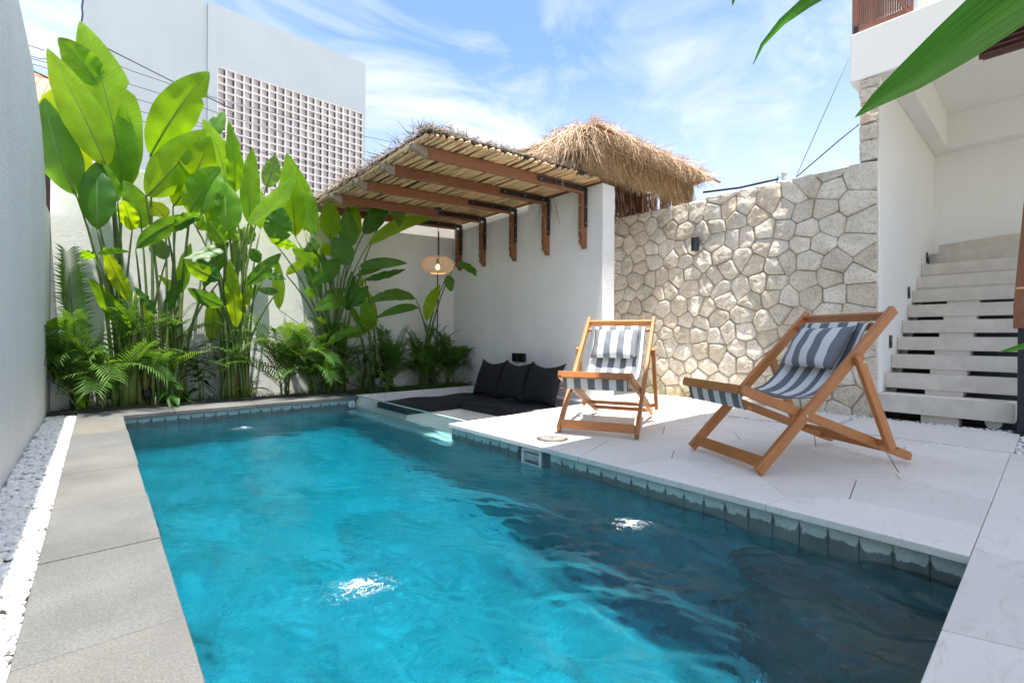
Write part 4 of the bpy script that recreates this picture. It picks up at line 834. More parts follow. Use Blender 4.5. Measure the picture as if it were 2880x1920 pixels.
# ------------------------------------------------------------------ deckchairs
def make_chair(label):
    t_ = thing('deckchair', label, 'deckchair', 'striped sling deckchairs on the deck')
    W_ = .354; TH = .034
    def bar(name, a, c, wd, ht, up, parent=t_, bev=.006): return MB().beam(a, c, wd, ht, up).build(name, M['teak'], parent, bev=bev)
    for s in (1, -1):
        y = s * (W_ - .017)
        fo = bar('back_frame', (-.012, y, -.0), (1.045, y, 1.018), TH, .066, (-.7, 0, .7))
        yi = s * (W_ - .055)
        # slotted seat rail with notches near its rear end
        B = MB(); a, c = Vector((-.105, yi, .505)), Vector((1.24, yi, .018)); d = (c - a).normalized(); u = Vector((d.z, 0, -d.x)) * -1
        if u.z < 0: u = -u
        L = (c - a).length; top = [(0, .03)]; top += [(.74 * L, .03)]
        for k in range(4): x = .76 * L + k * .058; top += [(x, .03), (x + .008, .008), (x + .022, .004), (x + .034, .012), (x + .040, .03)]
        top += [(L - .02, .03), (L, .012)]; poly = top + [(L, -.022), (L - .02, -.03), (.012, -.03), (0, -.012)]
        vs_ = [a + d * px + u * pz + Vector((0, -TH / 2, 0)) for px, pz in poly] + [a + d * px + u * pz + Vector((0, TH / 2, 0)) for px, pz in poly]; k = len(poly)
        B.add(vs_, [tuple(range(k)), tuple(reversed(range(k, 2 * k)))] + [(i, k + i, k + (i + 1) % k, (i + 1) % k) for i in range(k)], [(px, pz) for px, pz in poly] * 2)
        sr = B.build('seat_rail', M['teak'], t_, bev=.004); fixn(sr.data)
        yo = s * (W_ + .020)
        bar('prop_leg', (.705, yo, .715), (.985, yo, .098), TH, .062, (.9, 0, .4))
        for (x, z, yy) in ((.334, .335, y), (.735, .672, yo)): MB().lathe([(.009, -.003), (.009, 0), (.005, .003)], (x, yy + s * (TH / 2 + .001), z), 10, 'y').build('bolt', M['bolt'], fo)
    bar('foot_rail', (.015, -W_ + .034, .058), (.015, W_ - .034, .058), .022, .075, (.4, 0, .9))
    bar('top_rail', (1.005, -W_ + .034, .972), (1.005, W_ - .034, .972), .026, .065, (-.7, 0, .7))
    bar('sling_rail', (.935, -W_ + .034, .898), (.935, W_ - .034, .898), .03, .03, (-.7, 0, .7))
    bar('front_rail', (-.106, -W_ + .072, .502), (-.106, W_ - .072, .502), .026, .058, (.35, 0, .95))
    bar('prop_rail', (.955, -W_ - .0, .135), (.955, W_ + .0, .135), .03, .036, (0, 0, 1))
    bar('rear_rail', (1.13, -W_ + .072, .058), (1.13, W_ - .072, .058), .026, .04, (.35, 0, .95))
    MB().tube([(-.045, -W_ + .045, .388), (-.045, W_ - .045, .388)], .011, 10).build('dowel', M['teak'], t_, smooth=True)
    # sling cloth: one strip of canvas, stripes run along it
    ctl = [(.948, .875), (.955, .918), (.930, .926), (.905, .893), (.84, .77), (.74, .60), (.62, .475), (.50, .425), (.36, .415), (.20, .447), (.06, .487), (-.035, .516), (-.068, .518), (-.082, .50), (-.078, .455), (-.064, .40), (-.050, .375), (-.030, .386)]
    pts = []
    for i in range(len(ctl) - 1):
        p0, p1, p2, p3 = (Vector((*ctl[max(0, min(len(ctl) - 1, k))], 0)) for k in (i - 1, i, i + 1, i + 2))
        for q_ in range(4):
            t2 = q_ / 4; pts.append(.5 * ((2 * p1) + (-p0 + p2) * t2 + (2 * p0 - 5 * p1 + 4 * p2 - p3) * t2 ** 2 + (-p0 + 3 * p1 - 3 * p2 + p3) * t2 ** 3))
    pts.append(Vector((*ctl[-1], 0))); hw = .272; P = []; U = []; nw = 20
    for i, p_ in enumerate(pts):
        t2 = i / (len(pts) - 1); g = math.sin(math.pi * min(1, max(0, (t2 - .12) / .5))) if .12 < t2 < .62 else 0; row = []; ur = []
        for j in range(nw + 1):
            u = -1 + 2 * j / nw; w_ = hw * (1 - .02 * g); lift = .022 * g * (u * u) + .006 * g * math.sin(9 * u + t2 * 20)
            row.append((p_.x - lift * .5, u * w_, p_.y + lift)); ur.append(((u + 1) * 2.25 + .25, t2))
        P.append(row); U.append(ur)
    B = MB(); B.grid(P, U); sl_ = B.build('sling', M['stripe'], t_, smooth=True); sl_.modifiers.new('thickness', 'SOLIDIFY').thickness = .003
    B = MB()
    for j in (0, nw): B.tube([(p_[j][0], p_[j][1], p_[j][2]) for p_ in P], .004, 4, False)
    B.build('hem', M['greycanvas'], sl_, smooth=True)
    return t_
def headrest(label, W0):
    t_ = thing('headrest_pillow', label, 'pillow', 'striped headrest pillows')
    P1, P2, n_ = pillow_bm(.46, .36, .125, 18, .05, .02, 3)
    U = [[((i / n_) * 3.5 + .5, j / n_) for i in range(n_ + 1)] for j in range(n_ + 1)]
    B = MB(); B.grid(P1, U); B.grid([r0[::-1] for r0 in P2], [u[::-1] for u in U]); me = B.mesh('pillow_body', M['stripe'], True)
    bm = bmesh.new(); bm.from_mesh(me); bmesh.ops.remove_doubles(bm, verts=bm.verts, dist=.0005); bmesh.ops.recalc_face_normals(bm, faces=bm.faces); bm.to_mesh(me); bm.free()
    link('pillow_body', me, t_)
    B = MB(); P = []; U = []
    for z, y in ((.150, .030), (.178, .030), (.205, .026), (.226, .026), (.238, .040), (.236, .058), (.20, .066)):
        P.append([(-.20 + .40 * j / 8, y, z) for j in range(9)]); U.append([(.5 + .25 + j / 8 * 2.7, z) for j in range(9)])
    B.grid(P, U); o = B.build('strap', M['stripe'], t_, smooth=True); o.modifiers.new('thickness', 'SOLIDIFY').thickness = .003
    return t_
chairA = make_chair('striped deckchair standing nearer the stairs, in shade')
chairB = copytree(chairA); chairB['label'] = 'striped deckchair standing beside the black pillows, in sun'
for ch, (mx_, my_), ang in ((chairA, (3.222, 1.498), math.atan2(-.463, .886)), (chairB, (3.22, 2.588), R(25))):
    ch.location = (mx_, my_, .024); ch.rotation_euler = (0, 0, ang)
hA = headrest('striped headrest pillow on the deckchair nearer the stairs', 0)
hB = copytree(hA); hB['label'] = 'striped headrest pillow on the deckchair beside the black pillows'
for hd, ch in ((hA, chairA), (hB, chairB)):
    # pillow leans on the sling: local x across the chair, front towards the sitter's feet
    mt_ = Matrix.Translation(ch.location) @ Matrix.Rotation(ch.rotation_euler.z, 4, 'Z') @ Matrix.Translation((.762, 0, .762)) @ Matrix.Rotation(-math.pi / 2, 4, 'Z') @ Matrix.Rotation(-R(34), 4, 'X')
    hd.matrix_world = mt_

# ------------------------------------------------------------------ plants
CL = [(0.184,7.100,0.000), (0.204,7.120,0.000), (0.361,7.150,0.000), (0.651,7.100,0.000), (1.375,7.100,0.000), (2.650,7.050,0.000), (3.199,7.050,0.000), (4.232,7.050,0.000)]
clab = ['tallest broad leaved plant at the left end of the bed', 'tall thick stalked broad leaved plant, second from the left wall', 'slim broad leaved plant beside the garden spotlight', 'broad leaved plant with one long leaf slanting over the grey wall', 'dense upright broad leaved plant in front of the breeze screen', 'bushy broad leaved plant with yellow-lit leaves by the canopy edge', 'broad leaved plant with drooping dark leaves beside the glass panel', 'slender broad leaved plant under the rattan lamp']
clumps = [thing('heliconia_plant', clab[i], 'plant', 'tall broad leaved plants in the bed', c) for i, c in enumerate(CL)]
LEAVES = [
((0.075,6.888,2.675),(-0.379,6.665,3.698),0.398,0.024,0,0), ((-0.111,7.022,2.585),(-0.373,7.066,3.444),0.427,-0.059,2,0),
((0.216,7.138,2.505),(-0.151,7.126,4.299),0.494,0.095,0,1), ((0.005,7.081,3.611),(-0.318,7.029,4.012),0.319,0.032,0,0),
((-0.178,6.973,2.342),(-0.413,6.789,3.241),0.376,-0.058,1,0), ((-0.009,6.841,1.981),(-0.017,6.900,2.723),0.300,0.000,1,1),
((0.165,6.973,2.338),(-0.017,6.862,2.766),0.160,0.032,1,1), ((0.150,7.162,2.419),(0.189,6.937,3.435),0.301,0.095,0,1),
((0.453,7.001,2.939),(1.012,6.837,4.055),0.408,-0.046,0,3), ((0.406,6.848,2.418),(0.995,6.935,3.374),0.444,0.032,0,3),
((0.684,7.080,2.405),(1.027,6.851,3.273),0.395,0.065,2,3), ((1.230,6.954,2.651),(0.988,7.021,3.537),0.279,0.086,0,4),
((1.342,7.062,2.684),(1.229,6.832,3.528),0.212,0.037,0,4), ((1.004,7.187,3.339),(1.258,7.293,3.820),0.181,0.036,1,3),
((0.826,6.883,2.293),(1.144,6.889,2.935),0.375,-0.034,0,4), ((1.241,6.875,2.160),(1.177,6.830,2.741),0.243,0.000,0,4),
((0.602,6.983,2.227),(0.431,7.042,2.385),0.185,0.034,2,3), ((0.550,7.111,2.486),(0.466,7.059,3.455),0.077,0.000,1,3),
((0.385,7.100,2.083),(0.220,7.055,2.614),0.259,0.063,0,2), ((0.298,7.126,2.061),(0.217,6.939,2.360),0.182,0.000,2,2),
((0.315,6.779,1.808),(0.975,6.880,2.292),0.215,-0.107,1,2), ((1.495,6.959,2.296),(1.498,6.834,3.261),0.243,-0.019,0,4),
((1.750,7.210,2.882),(1.831,7.071,3.316),0.234,0.020,3,4), ((1.438,6.843,2.262),(2.028,6.838,3.042),0.247,0.087,0,4),
((2.361,6.990,2.274),(1.963,7.001,3.354),0.354,-0.056,0,5), ((2.101,7.061,2.228),(1.963,6.968,3.300),0.329,0.000,2,5),
((1.778,6.850,2.070),(1.828,6.715,2.521),0.351,0.000,1,5), ((2.542,6.943,2.231),(2.480,6.835,2.789),0.329,0.000,2,5),
((2.873,6.987,2.170),(2.915,7.084,2.926),0.341,0.000,2,5), ((2.811,6.877,2.142),(2.721,6.790,2.671),0.285,0.000,1,5),
((3.015,6.895,2.374),(3.375,6.747,2.986),0.275,0.021,1,5), ((3.455,6.729,2.998),(3.469,6.602,2.534),0.271,0.000,3,5),
((3.012,6.723,2.188),(4.054,6.614,2.730),0.190,-0.142,0,5), ((2.783,6.792,1.877),(2.509,6.744,2.227),0.311,0.000,1,5),
((2.633,6.786,1.933),(2.200,6.702,1.550),0.234,-0.020,1,5), ((2.372,6.859,1.878),(1.968,6.749,2.009),0.220,-0.040,0,5),
((1.939,6.929,1.675),(2.257,6.938,1.885),0.125,-0.039,2,5), ((2.718,6.730,1.361),(2.182,6.545,1.184),0.215,0.041,1,5),
((2.738,6.676,1.262),(2.933,6.540,1.562),0.214,0.000,1,6), ((2.864,6.704,1.855),(3.548,6.511,1.956),0.163,-0.031,1,6),
((2.861,6.798,1.723),(3.543,6.891,2.016),0.115,-0.021,1,6), ((2.989,6.765,1.673),(3.624,6.695,1.891),0.115,0.021,1,6),
((3.827,6.738,1.443),(2.982,6.685,1.325),0.178,0.131,1,7), ((3.906,6.785,1.306),(3.059,6.561,1.104),0.137,0.063,1,7),
((4.079,6.820,1.093),(4.330,6.819,1.708),0.200,-0.064,2,7), ((4.596,6.728,2.090),(5.088,6.716,1.882),0.132,-0.061,1,7),
((4.413,6.711,1.873),(4.502,6.736,1.606),0.175,0.000,1,7), ((1.142,6.763,1.528),(0.922,6.885,1.790),0.208,-0.083,1,4),
((1.185,6.806,1.208),(0.810,6.816,1.404),0.185,-0.035,1,4), ((1.329,6.861,0.937),(1.218,6.681,1.780),0.180,0.000,2,4),
((1.423,6.797,1.481),(1.808,6.699,1.922),0.189,0.018,1,4), ((1.634,6.853,1.595),(1.903,6.815,1.599),0.093,-0.037,1,4),
((1.844,6.921,1.195),(1.818,6.881,1.851),0.151,0.000,0,5), ((1.573,6.811,1.779),(1.478,6.856,1.954),0.149,0.018,1,4),
((1.185,6.774,1.964),(1.002,6.808,2.244),0.226,0.000,0,4), ((0.968,6.881,2.334),(1.134,6.921,2.941),0.302,-0.035,0,4),
((1.189,6.799,2.069),(1.181,6.878,2.758),0.344,0.018,0,4), ((2.046,6.843,2.066),(1.688,6.802,2.112),0.134,-0.029,0,5),
((2.357,6.847,2.186),(2.070,6.633,1.978),0.162,-0.020,3,5), ((1.798,6.785,1.433),(1.529,6.709,1.446),0.103,-0.038,3,4),
((2.297,6.865,1.441),(2.107,6.689,1.417),0.162,0.000,0,5), ((2.351,6.916,2.125),(2.598,7.036,2.032),0.202,0.000,0,5),
((-0.032,6.800,1.669),(-0.123,6.686,1.730),0.112,-0.031,0,0), ((-0.011,6.782,1.711),(0.257,6.656,1.750),0.069,-0.023,0,1),
((1.257,7.103,2.524),(1.067,6.971,2.377),0.184,0.000,0,4), ((1.659,7.117,2.286),(1.668,7.237,2.890),0.211,0.000,0,4),
((1.480,7.203,2.053),(1.547,7.137,2.330),0.209,0.000,3,4), ((1.411,7.170,1.680),(1.416,7.120,2.250),0.189,0.000,3,4),
((2.256,7.204,2.370),(2.312,7.212,2.801),0.280,0.000,2,5), ((0.687,6.855,2.075),(0.912,6.823,2.314),0.168,-0.034,1,3),
((0.929,7.055,2.157),(1.237,7.035,2.515),0.240,0.000,0,4), ((1.362,6.867,2.054),(1.070,6.988,2.274),0.198,0.000,0,4),
((0.627,7.167,1.760),(0.444,7.192,1.996),0.190,0.035,3,2), ((1.253,6.941,2.037),(0.765,6.796,1.757),0.146,-0.068,1,3),
((1.165,6.853,1.551),(0.768,6.702,1.721),0.194,-0.067,0,3), ((3.126,6.828,0.930),(2.900,6.634,1.360),0.215,0.000,0,6),
((2.394,6.659,0.733),(2.836,6.557,0.966),0.127,-0.030,0,6), ((2.435,6.674,0.618),(2.594,6.656,0.344),0.179,0.000,1,6),
((2.456,6.676,0.215),(2.388,6.694,0.539),0.146,0.000,0,6)]
CAM = Vector((0, 0, .85)); r_ = random.Random(57)
for ci, k, zlo, zhi in ((0, 2, .75, 1.2), (1, 1, .8, 1.2), (2, 3, .7, 1.4), (3, 4, .65, 1.5), (4, 6, .65, 1.6), (5, 6, .7, 1.6), (6, 3, .6, 1.2)):
    for q_ in range(k):
        bx = CL[ci][0] + r_.uniform(-.38, .38); z = r_.uniform(zlo, zhi); yb = 7.08 + r_.uniform(-.15, .14); a = r_.gauss(0, .75); L = r_.uniform(.38, .72)
        LEAVES.append(((bx, yb, z), (bx + L * math.sin(a), min(7.34, yb + r_.uniform(-.2, .1)), z + L * math.cos(a)), L * r_.uniform(.20, .29), r_.uniform(-.04, .04), r_.choice((0, 0, 1, 1, 2)), ci))
r_ = random.Random(31)
def leaf_mesh(base, tip, wd, bend, r_, tone, rows=26, cols=8):
    base, tip = Vector(base), Vector(tip); d = tip - base; L = d.length
    view = ((base + tip) / 2 - CAM).normalized(); nrm = -view
    nrm = (nrm - d.normalized() * nrm.dot(d.normalized())).normalized()
    tilt = r_.uniform(-.6, .6); sd = d.normalized().cross(nrm).normalized(); sd2 = sd * math.cos(tilt) + nrm * math.sin(tilt); n2 = nrm * math.cos(tilt) - sd * math.sin(tilt)
    wd = wd / max(.78, math.cos(tilt))
    arch = r_.uniform(.04, .12) * L; ctl = (base + tip) / 2 + sd * bend * 1.3 + nrm * arch * (1 if r_.random() < .7 else -.6) + Vector((0, 0, .02))
    P = bez(base, ctl, tip, rows + 1); fold = r_.uniform(.10, .38); ph = r_.uniform(0, 6); rip = r_.uniform(.006, .016); tw = r_.uniform(-.35, .35); grid = []; U = []
    tears = [(r_.uniform(.3, .9), r_.choice((-1, 1)), r_.uniform(.35, .8)) for _ in range(r_.choice((0, 0, 1, 2)))]
    for i, p_ in enumerate(P):
        t_ = i / rows; prof = (math.sin(math.pi * min(1, t_ ** .80)) ** .78) if 0 < t_ < 1 else 0
        prof = max(prof, .03 if t_ < .5 else .01); tg = (P[min(i + 1, rows)] - P[max(i - 1, 0)]).normalized()
        a_ = tw * t_; s2 = (sd2 * math.cos(a_) + n2 * math.sin(a_)); s2 = (s2 - tg * s2.dot(tg)).normalized(); n3 = s2.cross(tg) * -1
        if n3.dot(n2) < 0: n3 = -n3
        row = []; ur = []
        for j in range(cols + 1):
            u = -1 + 2 * j / cols; q_ = prof
            for (tt, ss, dep) in tears:
                if u * ss > 0 and abs(t_ - tt) < .5 / rows: q_ *= 1 - dep * abs(u) * .5
            edge = abs(u) ** 2
            row.append(p_ + s2 * (u * wd / 2 * q_) + n3 * (fold * abs(u) * wd / 2 * prof * .8 - edge * wd * .10 * prof + rip * edge * math.sin(t_ * 23 + ph + (2 if u > 0 else 0)) * prof) + tg * (abs(u) * wd * .05))
            ur.append((j / cols, t_))
        grid.append(row); U.append(ur)
    B = MB(); B.grid(grid, U); return B, P
for (bs, tp, wd, bend, tone, ci) in LEAVES:
    c = CL[ci]; B, P = leaf_mesh(bs, tp, wd, bend, r_, tone)
    B.v = [(x - c[0], y - c[1], z - c[2]) for x, y, z in B.v]
    lf = B.build('leaf', LEAFM[tone], clumps[ci], smooth=True)
    rib = MB().tube([Vector(p_) - Vector(c) for p_ in P], [max(.0012, .0075 * (1 - i / 26) * min(1.2, wd * 3.5)) for i in range(27)], 5); rib.build('midrib', M['stalk'], lf, smooth=True)
    g = Vector((r_.gauss(0, .10), r_.gauss(0, .05), 0)); bl = Vector(bs) - Vector(c); back = (Vector(bs) - Vector(tp)).normalized()
    ctl = Vector((g.x * .8 + bl.x * .15, g.y + bl.y * .15, bl.z * .62)); q1 = bez(g, ctl, bl, 12)
    r0_ = .019 if bl.z > 1.2 else .011; MB().tube(q1, [r0_ * (1.25 - .85 * (i / 11)) for i in range(12)], 7).build('stem', M['stalk'] if r_.random() < .8 else M['trunkstalk'], clumps[ci], smooth=True)
for ci, n_, rad, hh in ((0, 2, .05, 1.35), (1, 2, .048, 1.45), (2, 1, .045, 1.0), (3, 3, .032, 1.0), (4, 4, .028, .9), (5, 4, .026, .8), (6, 3, .024, .7), (7, 2, .018, .6)):
    for k in range(n_):
        x, y = r_.uniform(-.12, .12) * (1 if n_ > 1 else .2), r_.uniform(-.06, .06); lean = r_.uniform(-.12, .06)
        P = [(x + lean * (q_ / 7) ** 1.3, y - .02 * q_ / 7, hh * q_ / 7) for q_ in range(8)]; MB().tube(P, [rad * (1.1 - .95 * (q_ / 7) ** 1.4) for q_ in range(8)], 9).build('stalk', M['trunkstalk'], clumps[ci], smooth=True)
        if k < 2: strip = MB(); strand(strip, (x + rad * .9, y - rad * .8, .05), (.1, -.1, 1), hh * .35, .02, .0, r_); strip.build('dry_sheath', M['dryleaf'], clumps[ci])
# feathery palms
def frond(B, base, az, el, L, droop, ll, r_, nlf=26):
    d = Vector((math.cos(az) * math.cos(el), .55 * math.sin(az) * math.cos(el), math.sin(el))); P = []
    for i in range(nlf + 1):
        t_ = i / nlf; P.append(Vector(base) + d * (L * t_) + Vector((0, 0, -droop * L * t_ ** 2.2)) + Vector((math.cos(az), .5 * math.sin(az), 0)) * (.25 * droop * L * t_ * t_))
    for p_ in P:
        if p_.y > 7.36: p_.y = 7.36 - (p_.y - 7.36) * .3
        if p_.x < -.37: p_.x = -.37 + (-.37 - p_.x) * .15
        if p_.x > 4.95: p_.x = 4.95 - (p_.x - 4.95) * .3
    B.cur = 1; B.tube(P, [.0055 * (1.1 - i / nlf) for i in range(nlf + 1)], 4); B.cur = 0
    for i in range(4, nlf + 1):
        t_ = i / nlf; tg = (P[i] - P[i - 1]).normalized(); sd = tg.cross(Vector((0, 0, 1)))
        sd = sd.normalized() if sd.length > .05 else Vector((1, 0, 0)); up = sd.cross(tg)
        ln = ll * (.55 + .45 * math.sin(math.pi * (t_ * .85 + .08))) * r_.uniform(.9, 1.08)
        for s in (1, -1):
            ld = (sd * s * .80 + tg * (.55 + .4 * t_) + up * .22).normalized(); a = P[i]; w_ = .0075 * (.7 + .5 * math.sin(math.pi * t_)) * ll / .25
            wv = up.cross(ld).normalized() * w_; mid = a + ld * ln * .5 + Vector((0, 0, -ln * .02)); tip = a + ld * ln + Vector((0, 0, -ln * r_.uniform(.10, .38)))
            for p_ in (mid, tip):
                if p_.y > 7.39: p_.y = 7.39
            B.add([a - wv * .4, a + wv * .4, mid + wv, mid - wv, tip], [(0, 1, 2, 3), (3, 2, 4)], [(0, 0), (1, 0), (1, .5), (0, .5), (.5, 1)])
PALMS = [(-0.16, 7.18, 15, 1.55, 0.27, 'feathery palm in the corner beside the tall grey wall', 0), (0.10, 7.12, 18, 1.45, 0.27, 'feathery palm among the thickest stalks at left', 1), (0.52, 7.24, 18, 1.6, 0.28, 'feathery palm spreading behind the garden spotlight', 1),
         (1.98, 7.12, 22, 1.52, 0.29, 'big bright feathery palm left of the bushy broad leaved plant', 1), (2.32, 7.00, 21, 1.12, 0.27, 'low feathery palm by the round pool fitting', 0), (2.78, 7.15, 14, 1.32, 0.25, 'feathery palm tucked behind the drooping dark leaves', 0),
         (3.55, 7.08, 21, 1.12, 0.25, 'dark feathery palm behind the long black seat cushion', 0), (4.15, 7.05, 24, 1.12, 0.27, 'dark feathery palm below the rattan lamp', 0), (4.68, 7.05, 21, 1.06, 0.25, 'dark feathery palm in the corner behind the black pillows', 0)]
for (x, y, n_, L, ll, lab, lt) in PALMS:
    t_ = thing('feather_palm', lab, 'palm', 'feathery palms in the bed'); r_ = random.Random(int(x * 100) + 77)
    for i in range(n_):
        az = -math.pi / 2 + r_.uniform(-1.75, 1.75); el = r_.uniform(.65, 1.45); h0 = r_.uniform(.05, .30)
        B = MB(); frond(B, (x + r_.uniform(-.05, .05), y + r_.uniform(-.04, .04), h0), az, el, L * r_.uniform(.65, 1.1), r_.uniform(.2, .6), ll * r_.uniform(.8, 1.1), r_)
        B.build('frond', [M['palmlight'] if (lt and r_.random() < .65) else M['palmleaf'], M['stalk']], t_)
    B = MB()
    for i in range(5): a = (x + r_.uniform(-.06, .06), y + r_.uniform(-.05, .05)); B.tube([(a[0], a[1], -.01), (a[0] + r_.uniform(-.03, .03), a[1], .2), (a[0] + r_.uniform(-.06, .06), a[1], .42)], [.014, .011, .006], 6)
    B.build('stems', M['stalk'], t_, smooth=True)
t_ = clumps and bpy.data.objects['feather_palm']
B = MB(); frond(B, (-.20, 7.25, .75), -1.9, 1.43, 1.12, .10, .30, random.Random(2), 40); B.build('frond', [M['palmleaf'], M['stalk']], t_)
B = MB(); frond(B, (.58, 7.15, .55), -.55, .95, .95, .35, .30, random.Random(4), 32); B.build('frond', [M['palmleaf'], M['stalk']], bpy.data.objects['feather_palm.002'])
# low shrubs
def shrub(x, y, h, n_, ll, mat, lab, seed, wid=.36, grp='leafy shrubs low in the bed'):
    t_ = thing('leafy_shrub', lab, 'shrub', grp, (x, y, 0)); r_ = random.Random(seed); tops = []
    for k in range(4):
        tp = Vector((r_.uniform(-.14, .14), r_.uniform(-.1, .08), h * r_.uniform(.6, 1))); tops.append(tp); MB().tube(bez((r_.uniform(-.05, .05), 0, -.01), (tp.x * .3, tp.y * .3, tp.z * .6), tp, 6), [.008, .008, .007, .006, .005, .004], 5).build('stem', M['stalk'], t_, smooth=True)
    for k in range(n_):
        tp = r_.choice(tops); a = tp * r_.uniform(.35, 1.0); az = r_.uniform(0, 6.283); el = r_.uniform(-.5, .75); d = Vector((math.cos(az) * math.cos(el), math.sin(az) * math.cos(el), math.sin(el))); L = ll * r_.uniform(.7, 1.2)
        sd = d.cross(Vector((0, 0, 1))).normalized(); up = sd.cross(d); G_ = []
        for i in range(6):
            q_ = i / 5; w_ = wid * L * .5 * max(.02, math.sin(math.pi * q_ ** .8)); p_ = a + d * (L * (.12 + .88 * q_)) + Vector((0, 0, -.32 * L * q_ * q_)); row = [p_ - sd * w_ + up * w_ * .3, p_, p_ + sd * w_ + up * w_ * .3]
            for v in row: v.y = min(v.y, 7.385 - y)
            G_.append(row)
        B = MB(); B.grid(G_); B.build('leaf', mat, t_, smooth=True)
    return t_
shrub(.98, 7.12, .72, 60, .20, M['shrubleaf'], 'dark whorled shrub between the two middle stalk clumps', 3, .3)
shrub(.66, 7.0, .40, 14, .22, LEAFM[1], 'small shrub with wide green leaves beside the spotlight', 5, .42)
shrub(-.17, 7.0, .34, 9, .20, LEAFM[2], 'small yellow-green shrub at the left end of the edging', 6, .4)
shrub(.02, 7.05, .62, 12, .26, LEAFM[1], 'upright dark leaved shrub against the corner of the walls', 8, .36)
shrub(3.30, 6.98, .62, 70, .18, M['shrubleaf'], 'dark whorled shrub behind the glass panel', 9, .34)
shrub(3.42, 6.82, .40, 12, .22, LEAFM[0], 'small shrub with hanging fresh green leaves above the curb', 12, .38)
shrub(4.30, 6.85, .42, 9, .24, LEAFM[1], 'small broad leaved shrub behind the pillows', 13, .34)
shrub(2.55, 6.98, .5, 22, .24, LEAFM[1], 'wide leaved shrub above the round pool fitting', 15, .42)
shrub(1.55, 7.1, .35, 12, .22, LEAFM[2], 'small shrub with one yellow leaf over the black edging', 17, .36)
B = MB(); r_ = random.Random(23)
for i in range(1900):
    u = r_.random(); x = r_.uniform(-.32, 2.2) if u < .38 else r_.uniform(2.2, 4.9); yb = (7.0 if x < 2.75 else 6.68) + r_.uniform(.0, .16); x = x + .05 * math.sin(i)
    az = r_.uniform(0, 6.283); L = r_.uniform(.16, .40); d = Vector((math.cos(az), math.sin(az) - .35, r_.uniform(.7, 1.8)))
    strand(B, (x, yb, -.01), d, L, r_.uniform(.002, .0042), r_.uniform(.06, .24) * L / .2, r_, 4)
g_ = B.build('grass', M['grass']); g_['kind'] = 'stuff'; g_['label'] = 'tufts of narrow dark grass along the bed edge'; g_['category'] = 'grass'
for (x, y, lab) in ((.44, 7.04, 'black garden spotlight standing among the left stalks'), (3.20, 6.78, 'grey garden spotlight standing on soil behind the glass panel')):
    t_ = thing('garden_spotlight', lab, 'spotlight', 'garden spotlights in the bed', (x, y, 0)); mt_ = M['blackplastic'] if x < 1 else M['greycanvas']
    MB().lathe([(.012, -.02), (.012, .10)], (0, 0, 0), 10).build('spike', mt_, t_); MB().lathe([(.03, -.05), (.04, -.02), (.048, .05), (.05, .055), (.044, .056), (.04, .04)], (0, 0, .15), 16, 'z').build('head', mt_, t_)

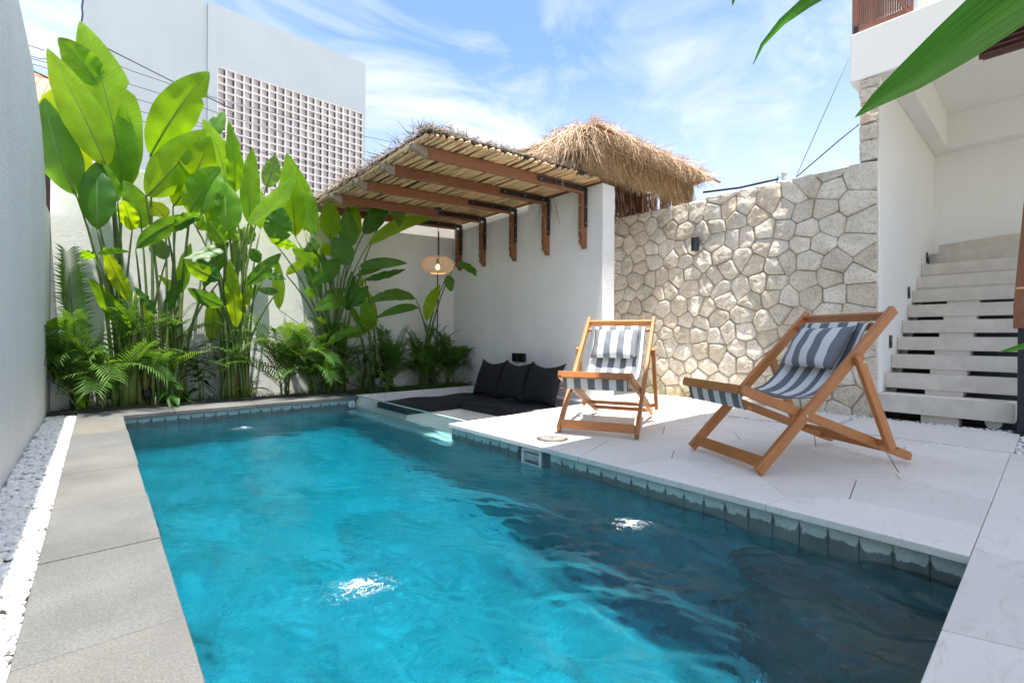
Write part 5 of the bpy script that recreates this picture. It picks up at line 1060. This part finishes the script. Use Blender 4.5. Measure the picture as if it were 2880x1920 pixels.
# ------------------------------------------------------------------ foreground palm blades, top right
fp = thing('potted_palm', 'out of focus bright green palm blades hanging in at the top right', 'palm')
def blade(P, wds, mat, nm='frond'):
    P = [Vector(p_) for p_ in P]; G_ = []; U = []
    for i, p_ in enumerate(P):
        tg = (P[min(i + 1, len(P) - 1)] - P[max(i - 1, 0)]).normalized(); v = (p_ - CAM).normalized(); sd = tg.cross(v).normalized(); nn_ = sd.cross(tg)
        G_.append([p_ + sd * (wds[i] * u) + nn_ * (wds[i] * .35 * abs(u)) for u in (-1, -.5, 0, .5, 1)]); U.append([(k / 4, i / len(P)) for k in range(5)])
    B = MB(); B.grid(G_, U); return B.build(nm, mat, fp, smooth=True)
def m_blade():
    mt, nt, b = newmat('palm_blade'); t = nt.nodes.new('ShaderNodeTexCoord'); mpn = nt.nodes.new('ShaderNodeMapping'); mpn.inputs['Scale'].default_value = (9, .7, 1); nt.links.new(t.outputs['UV'], mpn.inputs[0])
    ns = noise(nt, mpn.outputs[0], 3, 5, .6); c = mixc(nt, ramp(nt, ns, [(.3, 0.0), (.7, 1.0)]), (.02, .10, .007), (.07, .23, .018))
    sp2 = noise(nt, coords(nt, (5, 1.2, 1), 'UV'), 1.6, 3); c = mixc(nt, ramp(nt, sp2, [(.66, 0.0), (.74, .6)]), c, (.30, .38, .08))
    nt.links.new(c, b.inputs['Base Color']); b.inputs['Roughness'].default_value = .4
    tr = N(nt, 'ShaderNodeBsdfTranslucent'); nt.links.new(mixc(nt, 1.0, c, (1.6, 1.9, 1.0), 'MULTIPLY'), tr.inputs['Color']); ms = nt.nodes.new('ShaderNodeMixShader'); ms.inputs[0].default_value = .45; o = nt.nodes['Material Output']
    nt.links.new(b.outputs[0], ms.inputs[1]); nt.links.new(tr.outputs[0], ms.inputs[2]); nt.links.new(ms.outputs[0], o.inputs[0]); return mt
M['blade'] = m_blade()
blade([(1.260,0.295,1.337), (1.262,0.255,1.363), (1.262,0.201,1.389), (1.260,0.136,1.425), (1.252,0.077,1.457), (1.271,0.008,1.499)], [.001,.016,.032,.045,.052,.050], M['blade'])
blade([(1.300,0.221,1.377), (1.321,0.176,1.404), (1.328,0.117,1.433), (1.350,0.045,1.485), (1.351,-0.009,1.517)], [.001,.010,.018,.022,.024], M['blade'])
blade([(1.350,0.550,1.596), (1.348,0.525,1.639), (1.355,0.479,1.680), (1.371,0.425,1.712), (1.376,0.328,1.736)], [.001,.005,.010,.016,.022], M['blade'])
blade([(1.307,0.587,1.757), (1.310,0.585,1.782), (1.301,0.566,1.816), (1.267,0.490,1.837)], [.001,.006,.010,.012], M['blade'])
blade([(1.286,0.073,0.824), (1.278,0.053,0.831), (1.273,0.031,0.840), (1.291,-0.011,0.864)], [.0008,.004,.006,.007], M['blade'])
o = MB().tube([(1.511,-0.124,0.482), (1.394,-0.074,1.013), (1.295,-0.000,1.494), (1.267,0.490,1.846)], [.012,.010,.009,.007], 8).build('stem', M['stalk'], fp, smooth=True)
